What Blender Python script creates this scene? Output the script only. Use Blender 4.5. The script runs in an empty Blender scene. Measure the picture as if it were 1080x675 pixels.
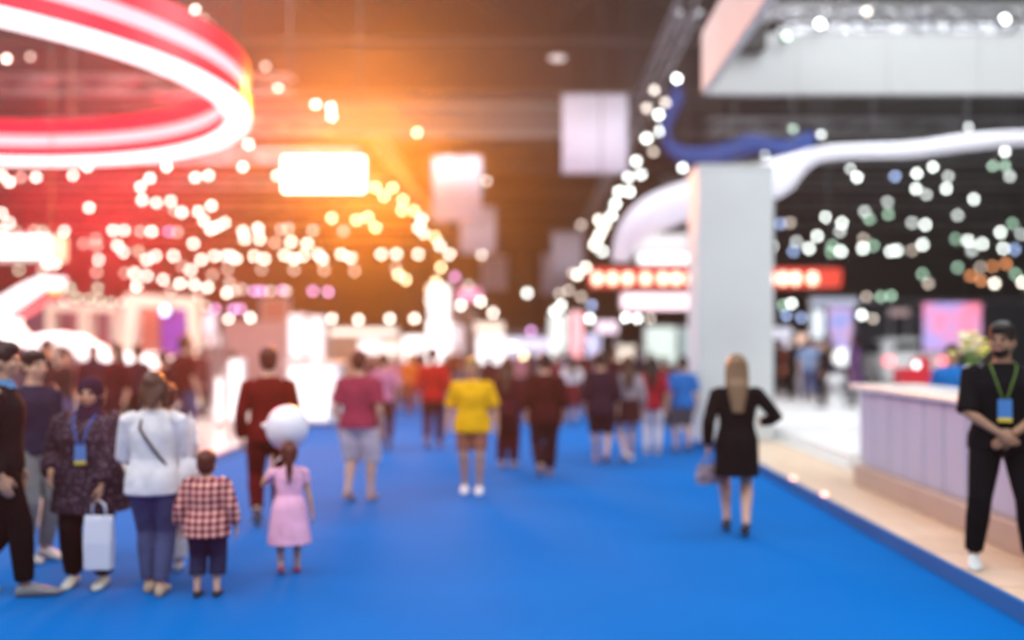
import bpy, bmesh, math, random
from mathutils import Vector as V, Matrix, Euler
random.seed(7)
PI = math.pi
C = bpy.context.scene.collection
F, CX, CY, EYE = 1050.0, 560.0, 362.0, 1.65

def at(px, py, Y):
    return V(((px-CX)*Y/F, Y, EYE+(CY-py)*Y/F))

# ------------------------------------------------------------------ materials
MATS = {}
def mat(name, col, rough=0.6, spec=0.4, metal=0.0, emit=0.0, ecol=None, var=0.0, scale=20.0, bump=0.0, sheen=0.0, light=True):
    if name in MATS: return MATS[name]
    m = bpy.data.materials.new(name); m.use_nodes = True
    nt = m.node_tree; b = nt.nodes['Principled BSDF']
    b.inputs['Base Color'].default_value = (*col, 1)
    b.inputs['Roughness'].default_value = rough
    b.inputs['Metallic'].default_value = metal
    b.inputs['Specular IOR Level'].default_value = spec
    if sheen: b.inputs['Sheen Weight'].default_value = sheen
    if emit:
        b.inputs['Emission Color'].default_value = (*(ecol or col), 1)
        b.inputs['Emission Strength'].default_value = emit
    if var or bump:
        tc = nt.nodes.new('ShaderNodeTexCoord'); no = nt.nodes.new('ShaderNodeTexNoise')
        no.inputs['Scale'].default_value = scale; no.inputs['Detail'].default_value = 4
        nt.links.new(tc.outputs['Object'], no.inputs['Vector'])
        if var:
            r = nt.nodes.new('ShaderNodeValToRGB')
            r.color_ramp.elements[0].color = (*[c*(1-var) for c in col], 1)
            r.color_ramp.elements[1].color = (*[min(1, c*(1+var)) for c in col], 1)
            r.color_ramp.elements[0].position = .3; r.color_ramp.elements[1].position = .7
            nt.links.new(no.outputs['Fac'], r.inputs['Fac']); nt.links.new(r.outputs['Color'], b.inputs['Base Color'])
        if bump:
            bp = nt.nodes.new('ShaderNodeBump'); bp.inputs['Strength'].default_value = bump; bp.inputs['Distance'].default_value = .01
            nt.links.new(no.outputs['Fac'], bp.inputs['Height']); nt.links.new(bp.outputs['Normal'], b.inputs['Normal'])
    if not light: m.cycles.emission_sampling = 'NONE'
    MATS[name] = m
    return m

def cloth(name, col): return mat('cloth_'+name, col, .9, .06, var=.18, scale=9, bump=.25)

def glow(name, col, s, light=False):
    return mat('glow_'+name, (.8, .8, .8), .4, .3, emit=s, ecol=col, light=light)

def tex_mat(name, kind, a, b_, scale, rough=.7, stretch=(1, 1, 1), emit=0, spec=.3):
    if name in MATS: return MATS[name]
    m = bpy.data.materials.new(name); m.use_nodes = True; nt = m.node_tree; b = nt.nodes['Principled BSDF']
    b.inputs['Roughness'].default_value = rough; b.inputs['Specular IOR Level'].default_value = spec
    tc = nt.nodes.new('ShaderNodeTexCoord'); mp = nt.nodes.new('ShaderNodeMapping'); mp.inputs['Scale'].default_value = stretch
    nt.links.new(tc.outputs['Object'], mp.inputs['Vector'])
    r = nt.nodes.new('ShaderNodeValToRGB'); r.color_ramp.elements[0].color = (*a, 1); r.color_ramp.elements[1].color = (*b_, 1)
    if kind == 'plaid':
        w1 = nt.nodes.new('ShaderNodeTexWave'); w1.bands_direction = 'X'; w2 = nt.nodes.new('ShaderNodeTexWave'); w2.bands_direction = 'Z'
        for w in (w1, w2): w.inputs['Scale'].default_value = scale; w.inputs['Distortion'].default_value = .3; nt.links.new(mp.outputs[0], w.inputs['Vector'])
        ad = nt.nodes.new('ShaderNodeMath'); ad.operation = 'MULTIPLY_ADD'; ad.inputs[1].default_value = .5
        h = nt.nodes.new('ShaderNodeMath'); h.operation = 'MULTIPLY'; h.inputs[1].default_value = .5
        nt.links.new(w1.outputs['Fac'], h.inputs[0]); nt.links.new(w2.outputs['Fac'], ad.inputs[0]); nt.links.new(h.outputs[0], ad.inputs[2])
        nt.links.new(ad.outputs[0], r.inputs['Fac'])
        e = r.color_ramp.elements.new(.5); e.color = (.58, .09, .06, 1)
        r.color_ramp.elements[0].position = .2; r.color_ramp.elements[2].position = .8
    elif kind == 'spots':
        w = nt.nodes.new('ShaderNodeTexVoronoi'); w.inputs['Scale'].default_value = scale; nt.links.new(mp.outputs[0], w.inputs['Vector'])
        nt.links.new(w.outputs['Distance'], r.inputs['Fac']); r.color_ramp.elements[0].position = .2; r.color_ramp.elements[1].position = .38
        a, b_ = b_, a
    elif kind == 'wave':
        w = nt.nodes.new('ShaderNodeTexWave'); w.inputs['Scale'].default_value = scale; w.inputs['Distortion'].default_value = 2
        nt.links.new(mp.outputs[0], w.inputs['Vector']); nt.links.new(w.outputs['Fac'], r.inputs['Fac'])
    elif kind == 'noise':
        w = nt.nodes.new('ShaderNodeTexNoise'); w.inputs['Scale'].default_value = scale
        nt.links.new(mp.outputs[0], w.inputs['Vector']); nt.links.new(w.outputs['Fac'], r.inputs['Fac'])
        r.color_ramp.elements[0].position = .38; r.color_ramp.elements[1].position = .62
    elif kind == 'brick':
        w = nt.nodes.new('ShaderNodeTexBrick'); w.inputs['Scale'].default_value = scale
        w.inputs['Color1'].default_value = (*a, 1); w.inputs['Color2'].default_value = (*b_, 1); w.inputs['Mortar'].default_value = (*[c*.6 for c in a], 1)
        w.inputs['Mortar Size'].default_value = .006
        nt.links.new(mp.outputs[0], w.inputs['Vector'])
    out = w.outputs['Color'] if kind == 'brick' else r.outputs['Color']
    nt.links.new(out, b.inputs['Base Color'])
    if emit:
        nt.links.new(out, b.inputs['Emission Color']); b.inputs['Emission Strength'].default_value = emit
    MATS[name] = m
    return m

# ------------------------------------------------------------------ mesh helpers
def obj(name, bm, m, parent=None, smooth=False, loc=(0, 0, 0), bevel=0, remesh=0, smit=0):
    me = bpy.data.meshes.new(name)
    bmesh.ops.recalc_face_normals(bm, faces=bm.faces[:])
    bm.to_mesh(me); bm.free()
    if smooth:
        for p in me.polygons: p.use_smooth = True
    me.materials.append(m)
    o = bpy.data.objects.new(name, me); C.objects.link(o); o.location = loc
    if parent: o.parent = parent
    if bevel:
        b = o.modifiers.new('bevel', 'BEVEL'); b.width = bevel; b.segments = 2; b.limit_method = 'ANGLE'
    if remesh:
        r = o.modifiers.new('remesh', 'REMESH'); r.mode = 'VOXEL'; r.voxel_size = remesh; r.use_smooth_shade = True
        if smit:
            s = o.modifiers.new('smooth', 'SMOOTH'); s.factor = .5; s.iterations = smit
    return o

def tag(o, label, cat, group=None, kind=None):
    if label: o['label'] = label
    if cat: o['category'] = cat
    if group: o['group'] = group
    if kind: o['kind'] = kind
    return o

def empty(name, loc=(0, 0, 0), rz=0, label=None, cat=None, group=None):
    o = bpy.data.objects.new(name, None); C.objects.link(o)
    o.empty_display_size = .1; o.location = loc; o.rotation_euler = (0, 0, rz)
    return tag(o, label, cat, group)

def box(bm, lo, hi):
    r = bmesh.ops.create_cube(bm, size=1)
    c = [(lo[i]+hi[i])/2 for i in range(3)]; s = [hi[i]-lo[i] for i in range(3)]
    for v in r['verts']: v.co = V((c[0]+v.co.x*s[0], c[1]+v.co.y*s[1], c[2]+v.co.z*s[2]))
    return r['verts']

def BX(lo, hi):
    bm = bmesh.new(); box(bm, lo, hi); return bm

def rings(bm, rs, cap=True):
    vs = [[bm.verts.new(p) for p in r] for r in rs]
    n = len(vs[0])
    for a, b in zip(vs, vs[1:]):
        for i in range(n): bm.faces.new((a[i], a[(i+1) % n], b[(i+1) % n], b[i]))
    if cap:
        bm.faces.new(vs[0][::-1]); bm.faces.new(vs[-1])

def frame(d):
    d = V(d).normalized(); u = V((0, 0, 1)) if abs(d.z) < .9 else V((1, 0, 0))
    a = d.cross(u).normalized(); return a, a.cross(d).normalized()

def tube(bm, pts, rad, n=12, rnd=True):
    pts = [V(p) for p in pts]
    if not isinstance(rad, (list, tuple)): rad = [rad]*len(pts)
    a = None; P, R, D = [], [], []
    for i, p in enumerate(pts):
        d = (pts[min(i+1, len(pts)-1)]-pts[max(i-1, 0)]).normalized()
        P.append(p); R.append(rad[i]); D.append(d)
    if rnd:
        for e, sgn in ((0, -1), (-1, 1)):
            ex = [(P[e]+D[e]*sgn*rad[e]*math.sin(x), rad[e]*math.cos(x), D[e]) for x in (.6, 1.1, 1.45)]
            if e == 0: ex = ex[::-1]; P = [x[0] for x in ex]+P; R = [x[1] for x in ex]+R; D = [x[2] for x in ex]+D
            else: P += [x[0] for x in ex]; R += [x[1] for x in ex]; D += [x[2] for x in ex]
    rs = []
    for p, r, d in zip(P, R, D):
        if a is None: a, b = frame(d)
        else:
            a = (a-d*a.dot(d)).normalized()
        b = d.cross(a)
        rs.append([p+(a*math.cos(t*2*PI/n)+b*math.sin(t*2*PI/n))*r for t in range(n)])
    rings(bm, rs)

def TB(pts, rad, n=12, rnd=False):
    bm = bmesh.new(); tube(bm, pts, rad, n, rnd); return bm

def ball(bm, c, r, M=None, seg=16):
    if not isinstance(r, (list, tuple)): r = (r, r, r)
    q = bmesh.ops.create_uvsphere(bm, u_segments=seg, v_segments=seg//2+2, radius=1)
    for v in q['verts']:
        p = V((v.co.x*r[0], v.co.y*r[1], v.co.z*r[2]))
        if M: p = M @ p
        v.co = V(c)+p

def lathe(prof, n=32):
    bm = bmesh.new()
    rings(bm, [[V((r*math.cos(2*PI*i/n), r*math.sin(2*PI*i/n), z)) for i in range(n)] for r, z in prof]); return bm

def prism(poly, axis, lo, hi):
    """poly of 2D points; axis 'y': points are (x,z) swept along y; 'x': (y,z); 'z': (x,y)"""
    bm = bmesh.new()
    f = {'y': lambda p, t: V((p[0], t, p[1])), 'x': lambda p, t: V((t, p[0], p[1])), 'z': lambda p, t: V((p[0], p[1], t))}[axis]
    rings(bm, [[f(p, t) for p in poly] for t in (lo, hi)]); return bm

def copy_tree(o, parent=None):
    c = o.copy(); C.objects.link(c); c.parent = parent
    for ch in list(o.children): copy_tree(ch, c)
    return c

# ------------------------------------------------------------------ people
TORSO = [(.455, .050, .050, .0), (.475, .083, .064, -.004), (.505, .097, .070, -.006), (.535, .098, .070, -.006), (.575, .087, .062, -.002), (.61, .079, .057, 0), (.65, .083, .060, 0),
         (.70, .093, .066, .002), (.745, .099, .067, .002), (.775, .099, .060, 0), (.797, .088, .051, -.003), (.812, .070, .045, -.005), (.826, .047, .039, -.005), (.840, .035, .035, -.003), (.875, .032, .034, .004)]
def torso_at(z):
    z = max(TORSO[0][0], min(TORSO[-1][0], z))
    for a, b in zip(TORSO, TORSO[1:]):
        if a[0] <= z <= b[0]:
            t = (z-a[0])/(b[0]-a[0]); return [a[i]+(b[i]-a[i])*t for i in range(1, 4)]
def ell(c, rx, ry, n=24):
    return [V((c[0]+rx*math.cos(2*PI*i/n), c[1]+ry*math.sin(2*PI*i/n), c[2])) for i in range(n)]

def ik(a, t, l1, l2, pole):
    d = t-a; L = min(d.length, (l1+l2)*.999); d = d.normalized()
    x = (l1*l1-l2*l2+L*L)/(2*L); h = math.sqrt(max(0, l1*l1-x*x))
    p = V(pole); p = (p-d*p.dot(d)).normalized()
    return a+d*x+p*h, a+d*L

SKIN = {'light': (.62, .36, .25), 'tan': (.48, .26, .17), 'brown': (.30, .16, .10)}
def skin(k): return mat('skin_'+k, SKIN[k], .5, .35, var=.08, scale=12)
def hairm(k):
    c = {'black': (.012, .009, .008), 'brown': (.07, .03, .018), 'redbrown': (.09, .018, .012), 'ash': (.22, .13, .07), 'blond': (.42, .25, .08), 'grey': (.3, .28, .26)}[k]
    return tex_mat('hair_'+k, 'wave', [x*.7 for x in c], [x*1.25 for x in c], 30, .45, (1, 1, .15))

HAND = {}
def person(label, px, pyfoot, H, yaw=0, z0=0.0, cat='person', group=None, sk='light', hair='short', hc='black', top=None, sleeve=.45, hem=.50, loose=0, bottom=None,
           blen=1.0, bloose=0, skirt=None, skirt_hem=.3, flare=.04, shoe=(.03, .03, .03), feet=None, arms=None, build=1.0, child=False, head=(0, 0), face=False,
           fingers=True, vox=.0085, collar=None, lanyard=None, strap=None, Y=None, X=None, heels=False, mask=None, beard=False):
    """yaw 0 looks along +Y (away from the camera), PI looks at the camera; feet, arms in fractions of the height"""
    if Y is None: Y = F*(EYE-z0)/(pyfoot-CY)
    if X is None: X = (px-CX)*Y/F
    root = empty('person', (X, Y, z0), yaw, label, cat, group)
    S = H; hs = 1.30 if child else 1.05
    neck = V((0, .0, .862 if not child else .835))
    HM = Matrix.Rotation(head[0], 3, 'Z') @ Matrix.Rotation(head[1], 3, 'X')
    top_lift = 1.0-(neck.z+(1.001-.862)*hs)           # keeps the crown of the head at the full height
    neck.z += top_lift
    def hp(p): return (neck+HM @ ((V(p)-V((0, 0, .862)))*hs))*S
    dz = top_lift if child else 0
    zt = lambda z: z+dz*max(0, (z-.5)/.36)
    W = 1+(build-1)*.6
    feet = feet or ((-.055, 0, 0), (.055, 0, 0))
    arms = arms or {}
    legs = []
    for i, sx in enumerate((-1, 1)):
        fx, fy, pitch = feet[i][:3]
        hip = V((sx*.052*W, -.004, .515)); az = .045+.11*math.sin(pitch)
        ank = V((fx, fy, az))
        knee, ank = ik(hip, ank, .242, .242, (sx*.08+(feet[i][3] if len(feet[i]) > 3 else 0), 1, 0))
        legs.append((hip, knee, ank, pitch, sx))
    amr = []; HAND.clear()
    for i, sx in enumerate((-1, 1)):
        sh = V((sx*.104*W, -.004, zt(.787)))
        tgt, pole, fdir = arms.get('L' if sx < 0 else 'R', (None, None, None))
        tgt = V(tgt) if tgt else V((sx*(.135+.012*W), .025, zt(.485)))
        el, wr = ik(sh, tgt, .172, .150, pole or (sx*.35, -1, 0))
        d = (wr-el).normalized()
        hd = V(fdir).normalized() if fdir else (d*.6+V((0, .1, -.5))).normalized()
        amr.append((sh, el, wr, hd, sx)); HAND['L' if sx < 0 else 'R'] = V((X, Y, z0))+Matrix.Rotation(yaw, 3, 'Z') @ ((wr+hd*.07)*S); HAND['LS' if sx < 0 else 'RS'] = V((X, Y, z0))+Matrix.Rotation(yaw, 3, 'Z') @ ((sh+V((sx*.02, 0, .03)))*S)
    # ---- body, one continuous surface
    bm = bmesh.new()
    rings(bm, [ell((0, yo*S, zt(z)*S), rx*W*S if z < .82 else rx*S, ry*W*S if z < .82 else ry*S) for z, rx, ry, yo in TORSO])
    tube(bm, [V((0, -.004, zt(.82)))*S, hp((0, .002, .90))], [.034*S, .033*S*hs**.5])
    def hb(c, r, M=None): ball(bm, hp(c), [x*S*hs for x in r], HM if M is None else HM @ M)
    hb((0, -.002, .944), (.0445, .055, .0565)); hb((0, .012, .91), (.037, .043, .047)); hb((0, .028, .883), (.023, .024, .019))
    hb((0, .061, .915), (.0075, .014, .009)); hb((0, .055, .926), (.005, .009, .015)); hb((0, .049, .941), (.028, .010, .006))
    hb((0, .054, .897), (.014, .006, .0045)); hb((0, .053, .891), (.012, .006, .004))
    for sx in (-1, 1):
        hb((sx*.044, -.002, .918), (.006, .012, .017)); hb((sx*.022, .040, .912), (.014, .012, .014))
    for hip, knee, ank, pitch, sx in legs:
        kc = knee.lerp(ank, .28)+V((0, -.008, 0))
        tube(bm, [hip*S, hip.lerp(knee, .45)*S, knee*S, kc*S, knee.lerp(ank, .7)*S, ank*S], [x*S*(.6+.4*W) for x in (.056, .047, .033, .034, .024, .020)], 14)
        foot(bm, ank, pitch, S, .92)
    for sh, el, wr, hd, sx in amr:
        tube(bm, [sh*S, sh.lerp(el, .4)*S, el*S, el.lerp(wr, .3)*S, wr*S], [x*S*(.7+.3*W) for x in (.033, .029, .022, .0225, .0150)], 12)
        n = V((-sx, 0, 0)); n = (n-hd*n.dot(hd)).normalized()
        if 'N' in arms: n = V(arms['N']); n = (n-hd*n.dot(hd)).normalized()
        ac = hd.cross(n).normalized()
        if ac.y < 0 and 'N' not in arms: ac = -ac
        p0, p1 = wr, wr+hd*.052
        rs = []
        for t, w, th in ((-.1, .014, .012), (.15, .016, .012), (.5, .021, .0115), (.85, .0225, .0105), (1.05, .020, .008)):
            c = p0.lerp(p1, t)
            rs.append([(c+ac*w*math.cos(2*PI*q/14)+n*th*math.sin(2*PI*q/14))*S for q in range(14)])
        rings(bm, rs)
        if fingers:
            cur = arms.get('curl', .35)
            for q, (off, ln, ro) in enumerate(((.0165, .040, 0), (.0055, .045, .002), (-.0055, .042, .001), (-.0158, .033, -.004))):
                b = p0+hd*(.050+ro)+ac*off; dd = hd.copy(); pts = [b-hd*.012, b]
                for s_, l_ in enumerate((.45, .32, .23)):
                    a_ = cur*(.55+.5*s_)*(1+.08*q); dd = (dd*math.cos(a_)+n*math.sin(a_)).normalized(); b = b+dd*ln*l_; pts.append(b)
                tube(bm, [p*S for p in pts], [x*S for x in (.0062, .0060, .0056, .0052, .0046)], 8)
            b = p0+hd*.012+ac*.016; d1 = (hd*.7+ac*.6+n*.3).normalized(); d2 = (hd*.9+ac*.15+n*.4).normalized()
            tube(bm, [b*S, (b+d1*.022)*S, (b+d1*.022+d2*.018)*S, (b+d1*.022+d2*.032)*S], [x*S for x in (.0085, .0072, .0062, .005)], 8)
    obj('body', bm, skin(sk), root, remesh=vox, smit=2)
    # ---- clothes
    def sleeves(bm, frac, o):
        for sh, el, wr, hd, sx in amr:
            q = [sh+V((-sx*.030, 0, .004)), sh+V((0, 0, -.002)), sh.lerp(el, .5)]; r = [.029, .0315, .029]
            if frac <= .5: q.append(sh.lerp(el, frac*2)); r.append(.030)
            else: q += [el, el.lerp(wr, .4), el.lerp(wr, min(1, (frac-.5)*2)*.96)]; r += [.025, .025, .019]
            tube(bm, [p*S for p in q], [(x*(.7+.3*W)+o)*S for x in r], 14, False)
    def trunk(bm, lo, hi, o, hem_o=0, zmin=0):
        zs = [lo+(hi-lo)*i/12 for i in range(13)]; rs = []
        for z in zs:
            rx, ry, yo = torso_at(max(z, zmin))
            k = max(0, 1-(z-lo)/.22)
            wl = .22*loose if z < .72 else 0
            tp = 1 if z < .77 else .65
            rs.append(ell((0, yo*S, zt(z)*S), (rx*W+o*tp+hem_o*k+wl*.3)*S, (ry*W+o*tp+hem_o*k*.8+wl*.3)*S))
        rings(bm, rs)
    if bottom:
        bm = bmesh.new(); o = .009+bloose
        trunk(bm, .458, .60, .010+bloose*.3)
        for hip, knee, ank, pitch, sx in legs:
            q = [hip, hip.lerp(knee, .45), knee, knee.lerp(ank, .35), knee.lerp(ank, .92)]; r = [.057, .049, .036, .036, .026]
            if blen < 1:
                tt = blen*2
                q = [hip, hip.lerp(knee, min(1, tt)*.5), hip.lerp(knee, min(1, tt))]; r = [.057, .050, .045 if blen < .45 else .039]
                if tt > 1: q.append(knee.lerp(ank, tt-1)); r.append(.037)
            tube(bm, [p*S for p in q], [(x*(.6+.4*W)+o)*S for x in r], 16, False)
        obj('trousers' if blen > .8 else 'shorts', bm, bottom, root, remesh=vox, smit=3)
    if skirt:
        bm = bmesh.new(); rs = []
        z1 = .605
        for i in range(9):
            t = i/8; z = z1+(skirt_hem-z1)*t
            rx, ry, yo = torso_at(max(z, .53))
            rs.append(ell((0, (yo+.0)*S, zt(z)*S), (rx*W+.014+flare*t)*S, (ry*W+.014+flare*t*1.2)*S))
        rings(bm, rs); obj('skirt', bm, skirt, root, remesh=vox, smit=3)
    if top:
        bm = bmesh.new(); trunk(bm, hem, .834, .012+loose*.10, .004+loose*.16, .53); sleeves(bm, sleeve, .009+loose*.12)
        obj('shirt', bm, top, root, remesh=vox, smit=3)
    if collar:
        bm = bmesh.new(); rings(bm, [ell((0, -.004*S, zt(z)*S), r*S, r*S) for z, r in ((.815, .066), (.835, .05), (.852, .043))])
        obj('collar', bm, collar, root, remesh=vox)
    for hip, knee, ank, pitch, sx in legs:
        bm = bmesh.new(); foot(bm, ank, pitch, S, 1.12, heels)
        obj('shoe', bm, mat('shoe_%.2f_%.2f_%.2f' % shoe, shoe, .5, .4), root, remesh=vox*.9, smit=1)
    # ---- hair
    bm = bmesh.new()
    def hh(c, r): ball(bm, hp(c), [x*S*hs for x in r], HM)
    if hair in ('short', 'long', 'ponytail', 'bun', 'bob'):
        hh((0, -.007, .951), (.0505, .060, .0565)); hh((0, -.020, .925), (.047, .044, .05)); hh((0, .02, .975), (.042, .042, .028))
    if hair in ('long', 'bob'):
        lo = .70 if hair == 'long' else .86
        pr = []
        for i in range(8):
            t = i/7; z = .95+(lo-.95)*t; w = .045+.010*math.sin(PI*min(1, t*1.2)); y = -.036-.032*t-(.012 if z < .86 else 0)
            pr.append([hp((w*math.cos(2*PI*q/18)*(1-.35*t*t*t), y+.026*math.sin(2*PI*q/18)*(1-.3*t), z)) for q in range(18)])
        rings(bm, pr)
        for sx in (-1, 1): tube(bm, [hp((sx*.042, -.005, .95)), hp((sx*.048, -.004, .90)), hp((sx*.05, -.02, max(lo, .83)))], [x*S*hs for x in (.016, .014, .012)])
    if hair == 'ponytail':
        tube(bm, [hp(p) for p in ((0, -.05, .97), (0, -.078, .955), (0, -.084, .90), (0, -.078, .83), (0, -.072, .775))], [x*S*hs for x in (.018, .02, .022, .018, .008)])
    if hair == 'bun':
        hh((0, -.065, .965), (.024, .022, .024))
    nm = 'hair'; hm = hairm(hc) if hair != 'cap' else None
    if hair == 'hijab':
        nm = 'headscarf'; hm = cloth('headscarf_dark', (.035, .015, .035))
        hh((0, -.010, .948), (.056, .064, .064)); hh((0, -.012, .90), (.052, .052, .06)); hh((0, .018, .872), (.035, .032, .022))
        rings(bm, [[hp((a*math.cos(2*PI*q/20), b*math.sin(2*PI*q/20)+y, z)) for q in range(20)] for z, a, b, y in ((.885, .048, .05, -.004), (.855, .055, .058, -.002), (.825, .082, .068, 0), (.785, .108, .078, .002))])
    if hair == 'cap':
        nm = 'cap'; hm = cloth('cap_'+hc, {'yellow': (.8, .42, .02), 'black': (.015, .015, .018), 'white': (.75, .75, .78)}[hc])
        hh((0, -.004, .958), (.052, .061, .050)); hh((0, .055, .952), (.036, .034, .006))
    if hair != 'none': obj(nm, bm, hm, root, remesh=vox, smit=1)
    else: bm.free()
    # ---- face
    if face:
        for sx in (-1, 1):
            b2 = bmesh.new(); ball(b2, hp((sx*.0175, .0485, .928)), [x*S*hs for x in (.0068, .005, .0040)], HM, 10); obj('eye', b2, mat('eye_dark', (.02, .012, .01), .2), root, True)
            b2 = bmesh.new(); tube(b2, [hp((sx*.009, .0545, .942)), hp((sx*.018, .0555, .945)), hp((sx*.027, .049, .942))], .0024*S*hs, 8, True); obj('eyebrow', b2, hairm('black'), root, True)
        b2 = bmesh.new(); ball(b2, hp((0, .0575, .894)), [x*S*hs for x in (.0135, .0045, .0048)], HM, 12); obj('mouth', b2, mat('lips', (.42, .14, .11), .45), root, True)
    if beard:
        b2 = bmesh.new()
        ball(b2, hp((0, .018, .886)), [x*S*hs for x in (.034, .039, .027)], HM); ball(b2, hp((0, .045, .9045)), [x*S*hs for x in (.019, .014, .004)], HM)
        obj('beard', b2, hairm('black'), root, remesh=.006)
    if lanyard:
        b2 = bmesh.new(); zc = zt(.69)
        rx, ry, yo = torso_at(.72); f = ry*W+.013+loose*.18+.012
        for sx in (-1, 1):
            tube(b2, [V((sx*.045, -.02, zt(.838)))*S, V((sx*.047, f*.72, zt(.815)))*S, V((sx*.035, f*.97, zt(.775)))*S, V((sx*.008, f+.004, zc))*S], .0042*S, 8)
        ln = obj('lanyard', b2, lanyard[0], root, True)
        b2 = BX((-.026*S, (f+.001)*S, (zc-.075)*S), (.026*S, (f+.005)*S, zc*S)); obj('badge', b2, lanyard[1], root)
        b2 = BX((-.026*S, (f+.001)*S, (zc-.092)*S), (.026*S, (f+.006)*S, (zc-.075)*S)); obj('badge_strip', b2, lanyard[2], root)
    if strap:
        b2 = bmesh.new(); pts = []
        for i in range(25):
            a = 2*PI*i/24; u = math.cos(a); z = .69+.135*u; rx, ry, yo = torso_at(z)
            pts.append(V((strap[1]*(-.088*u)*(1 if z < .78 else .62), yo-math.sin(a)*(ry*W+.020+loose*.2)*(1.0 if z < .79 else .9), zt(z)))*S)
        tube(b2, pts, .006*S, 8, False); obj('bag_strap', b2, strap[0], root, True)
    return root

def foot(bm, ank, pitch, S, k, heels=False):
    M = Matrix.Rotation(-pitch, 3, 'X'); base = ank-M @ V((0, 0, .045))
    rs = []
    for y, w, h in ((-.030, .010, .022), (-.026, .018, .036), (-.005, .021, .046), (.03, .0225, .044), (.06, .025, .034), (.085, .0265, .026), (.108, .021, .020), (.120, .010, .013)):
        r = []
        for q in range(14):
            a = 2*PI*q/14; x = w*k*math.cos(a); z = h*(.5+.5*math.sin(a))*(k if k > 1 else 1)
            if math.sin(a) < 0: z *= .55
            r.append((base+M @ V((x, y*(k if k > 1 else 1), z)))*S)
        rs.append(r)
    lo = min(p.z for r in rs for p in r)
    if lo < .004: rs = [[p+V((0, 0, .004-lo)) for p in r] for r in rs]
    rings(bm, rs)
    if heels:
        h0 = base+M @ V((0, -.022, .008)); tube(bm, [h0*S, V((h0.x, h0.y-.004, .004))*S], [.010*S, .0065*S], 8, False)

# ------------------------------------------------------------------ hall shell
M_dark = mat('hall_dark_paint', (.03, .03, .036), .8, .2, var=.3, scale=.4)
M_conc = mat('hall_concrete', (.32, .32, .33), .6, .3, var=.15, scale=1.5)
M_steel = mat('painted_steel', (.055, .053, .06), .55, .3, var=.1, scale=2)
M_alu = mat('aluminium', (.55, .55, .58), .35, .5, .85)
M_black = mat('black_metal', (.015, .015, .017), .45, .4)
M_white = mat('white_laminate', (.80, .81, .82), .35, .4, var=.03, scale=3)
M_offw = mat('off_white_panel', (.72, .75, .75), .55, .3, var=.04, scale=1.2)
M_cable = mat('steel_cable', (.09, .09, .1), .5, .4, .5)
HX, HY0, HY1, HZ = 42.0, -10.0, 96.0, 14.0
def struct(name, bm, m): o = obj(name, bm, m); o['kind'] = 'structure'; return o
struct('floor', BX((-HX, HY0, -.3), (HX, HY1, -.012)), M_conc)
roof = tex_mat('roof_deck', 'wave', (.012, .012, .016), (.04, .04, .05), 1.2, .75, (1, 0, 0))
struct('ceiling', BX((-HX, HY0, HZ), (HX, HY1, HZ+.3)), roof)
struct('wall_left', BX((-HX-.3, HY0, -.3), (-HX, HY1, HZ+.3)), M_dark)
struct('wall_right', BX((HX, HY0, -.3), (HX+.3, HY1, HZ+.3)), M_dark)
struct('wall_far', BX((-HX, HY1, -.3), (HX, HY1+.3, HZ+.3)), M_dark)
struct('wall_near', BX((-HX, HY0-.3, -.3), (HX, HY0, HZ+.3)), M_dark)
# roof girders across the hall
for i, Y in enumerate((33, 41, 48.5, 56.5, 65, 74, 84)):
    g = empty('roof_girder', (0, Y, 0), 0, ['deep steel roof girder nearest the camera, with diagonal braces above it', 'second steel roof girder from the near end of the roof',
        'third steel roof girder, behind the tall hanging banners', 'fourth steel roof girder, above the middle of the aisle', 'fifth steel roof girder towards the far end',
        'sixth steel roof girder towards the far end', 'last steel roof girder before the far wall'][i], 'girder', 'roof girders')
    z0, z1 = (9.9, 11.6) if i == 0 else (10.2, 11.4)
    obj('web', BX((-HX+.05, -.05, z0), (HX-.05, .05, z1)), M_steel, g)
    for z in (z0, z1): obj('flange', BX((-HX+.05, -.28, z-.09), (HX-.05, .28, z+.09)), mat('girder_flange', (.13, .125, .13), .5), g)
    for x in range(-36, 40, 6):
        for a, b in (((x, z1+.1), (x+3, HZ-.02)), ((x+3, HZ-.02), (x+6, z1+.1))):
            if abs(x) < 20: obj('brace', TB([(a[0], 0, a[1]), (b[0], 0, b[1])], .09 if i == 0 else .07, 8), M_steel, g)
# the aisle carpet
tag(obj('carpet', BX((-4.45, HY0+.5, -.012), (2.9, 70, 0)), mat('blue_carpet', (.0, .118, .425), .9, .02, var=.05, scale=.7)), 'bright blue carpet running down the whole main aisle', 'carpet')

# ------------------------------------------------------------------ right stand: deck, counter, pillar, fascia
st = empty('stand_platform', (0, 0, 0), 0, 'low wood-topped stand platform with a blue edge, beside the aisle carpet', 'platform')
wood = tex_mat('pale_wood_floor', 'brick', (.66, .50, .36), (.72, .56, .42), 1.6, .35, (1, .3, 1), spec=.4)
obj('deck', BX((2.93, 2.2, .02), (14, 16.9, .12)), wood, st)
obj('skirt', BX((2.90, 2.17, -.001), (2.929, 16.9, .118)), mat('blue_skirting', (.0, .13, .40), .6), st)
for px, py in ((817, 505), (850, 522)):
    p = at(px, py, F*(EYE-.12)/(py-CY)); e = obj('edge_light', lathe([(.03, 0), (.03, .01), (.018, .022)], 14), glow('pink_led', (1, .35, .25), 5), st, loc=(2.96, p.y, .12))
wp = empty('plinth', (0, 0, 0), 0, 'white glossy raised display floor behind the lilac counter', 'plinth')
obj('slab', BX((3.9, 17.0, -.01), (16, 34, .28)), M_white, wp, bevel=.02)
obj('step', BX((3.35, 17.0, -.01), (3.898, 34, .14)), M_white, wp, bevel=.01)
wp2 = empty('plinth', (0, 0, 0), 0, 'white step in front of the tall grey pillar, beside the counter end', 'plinth')
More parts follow.
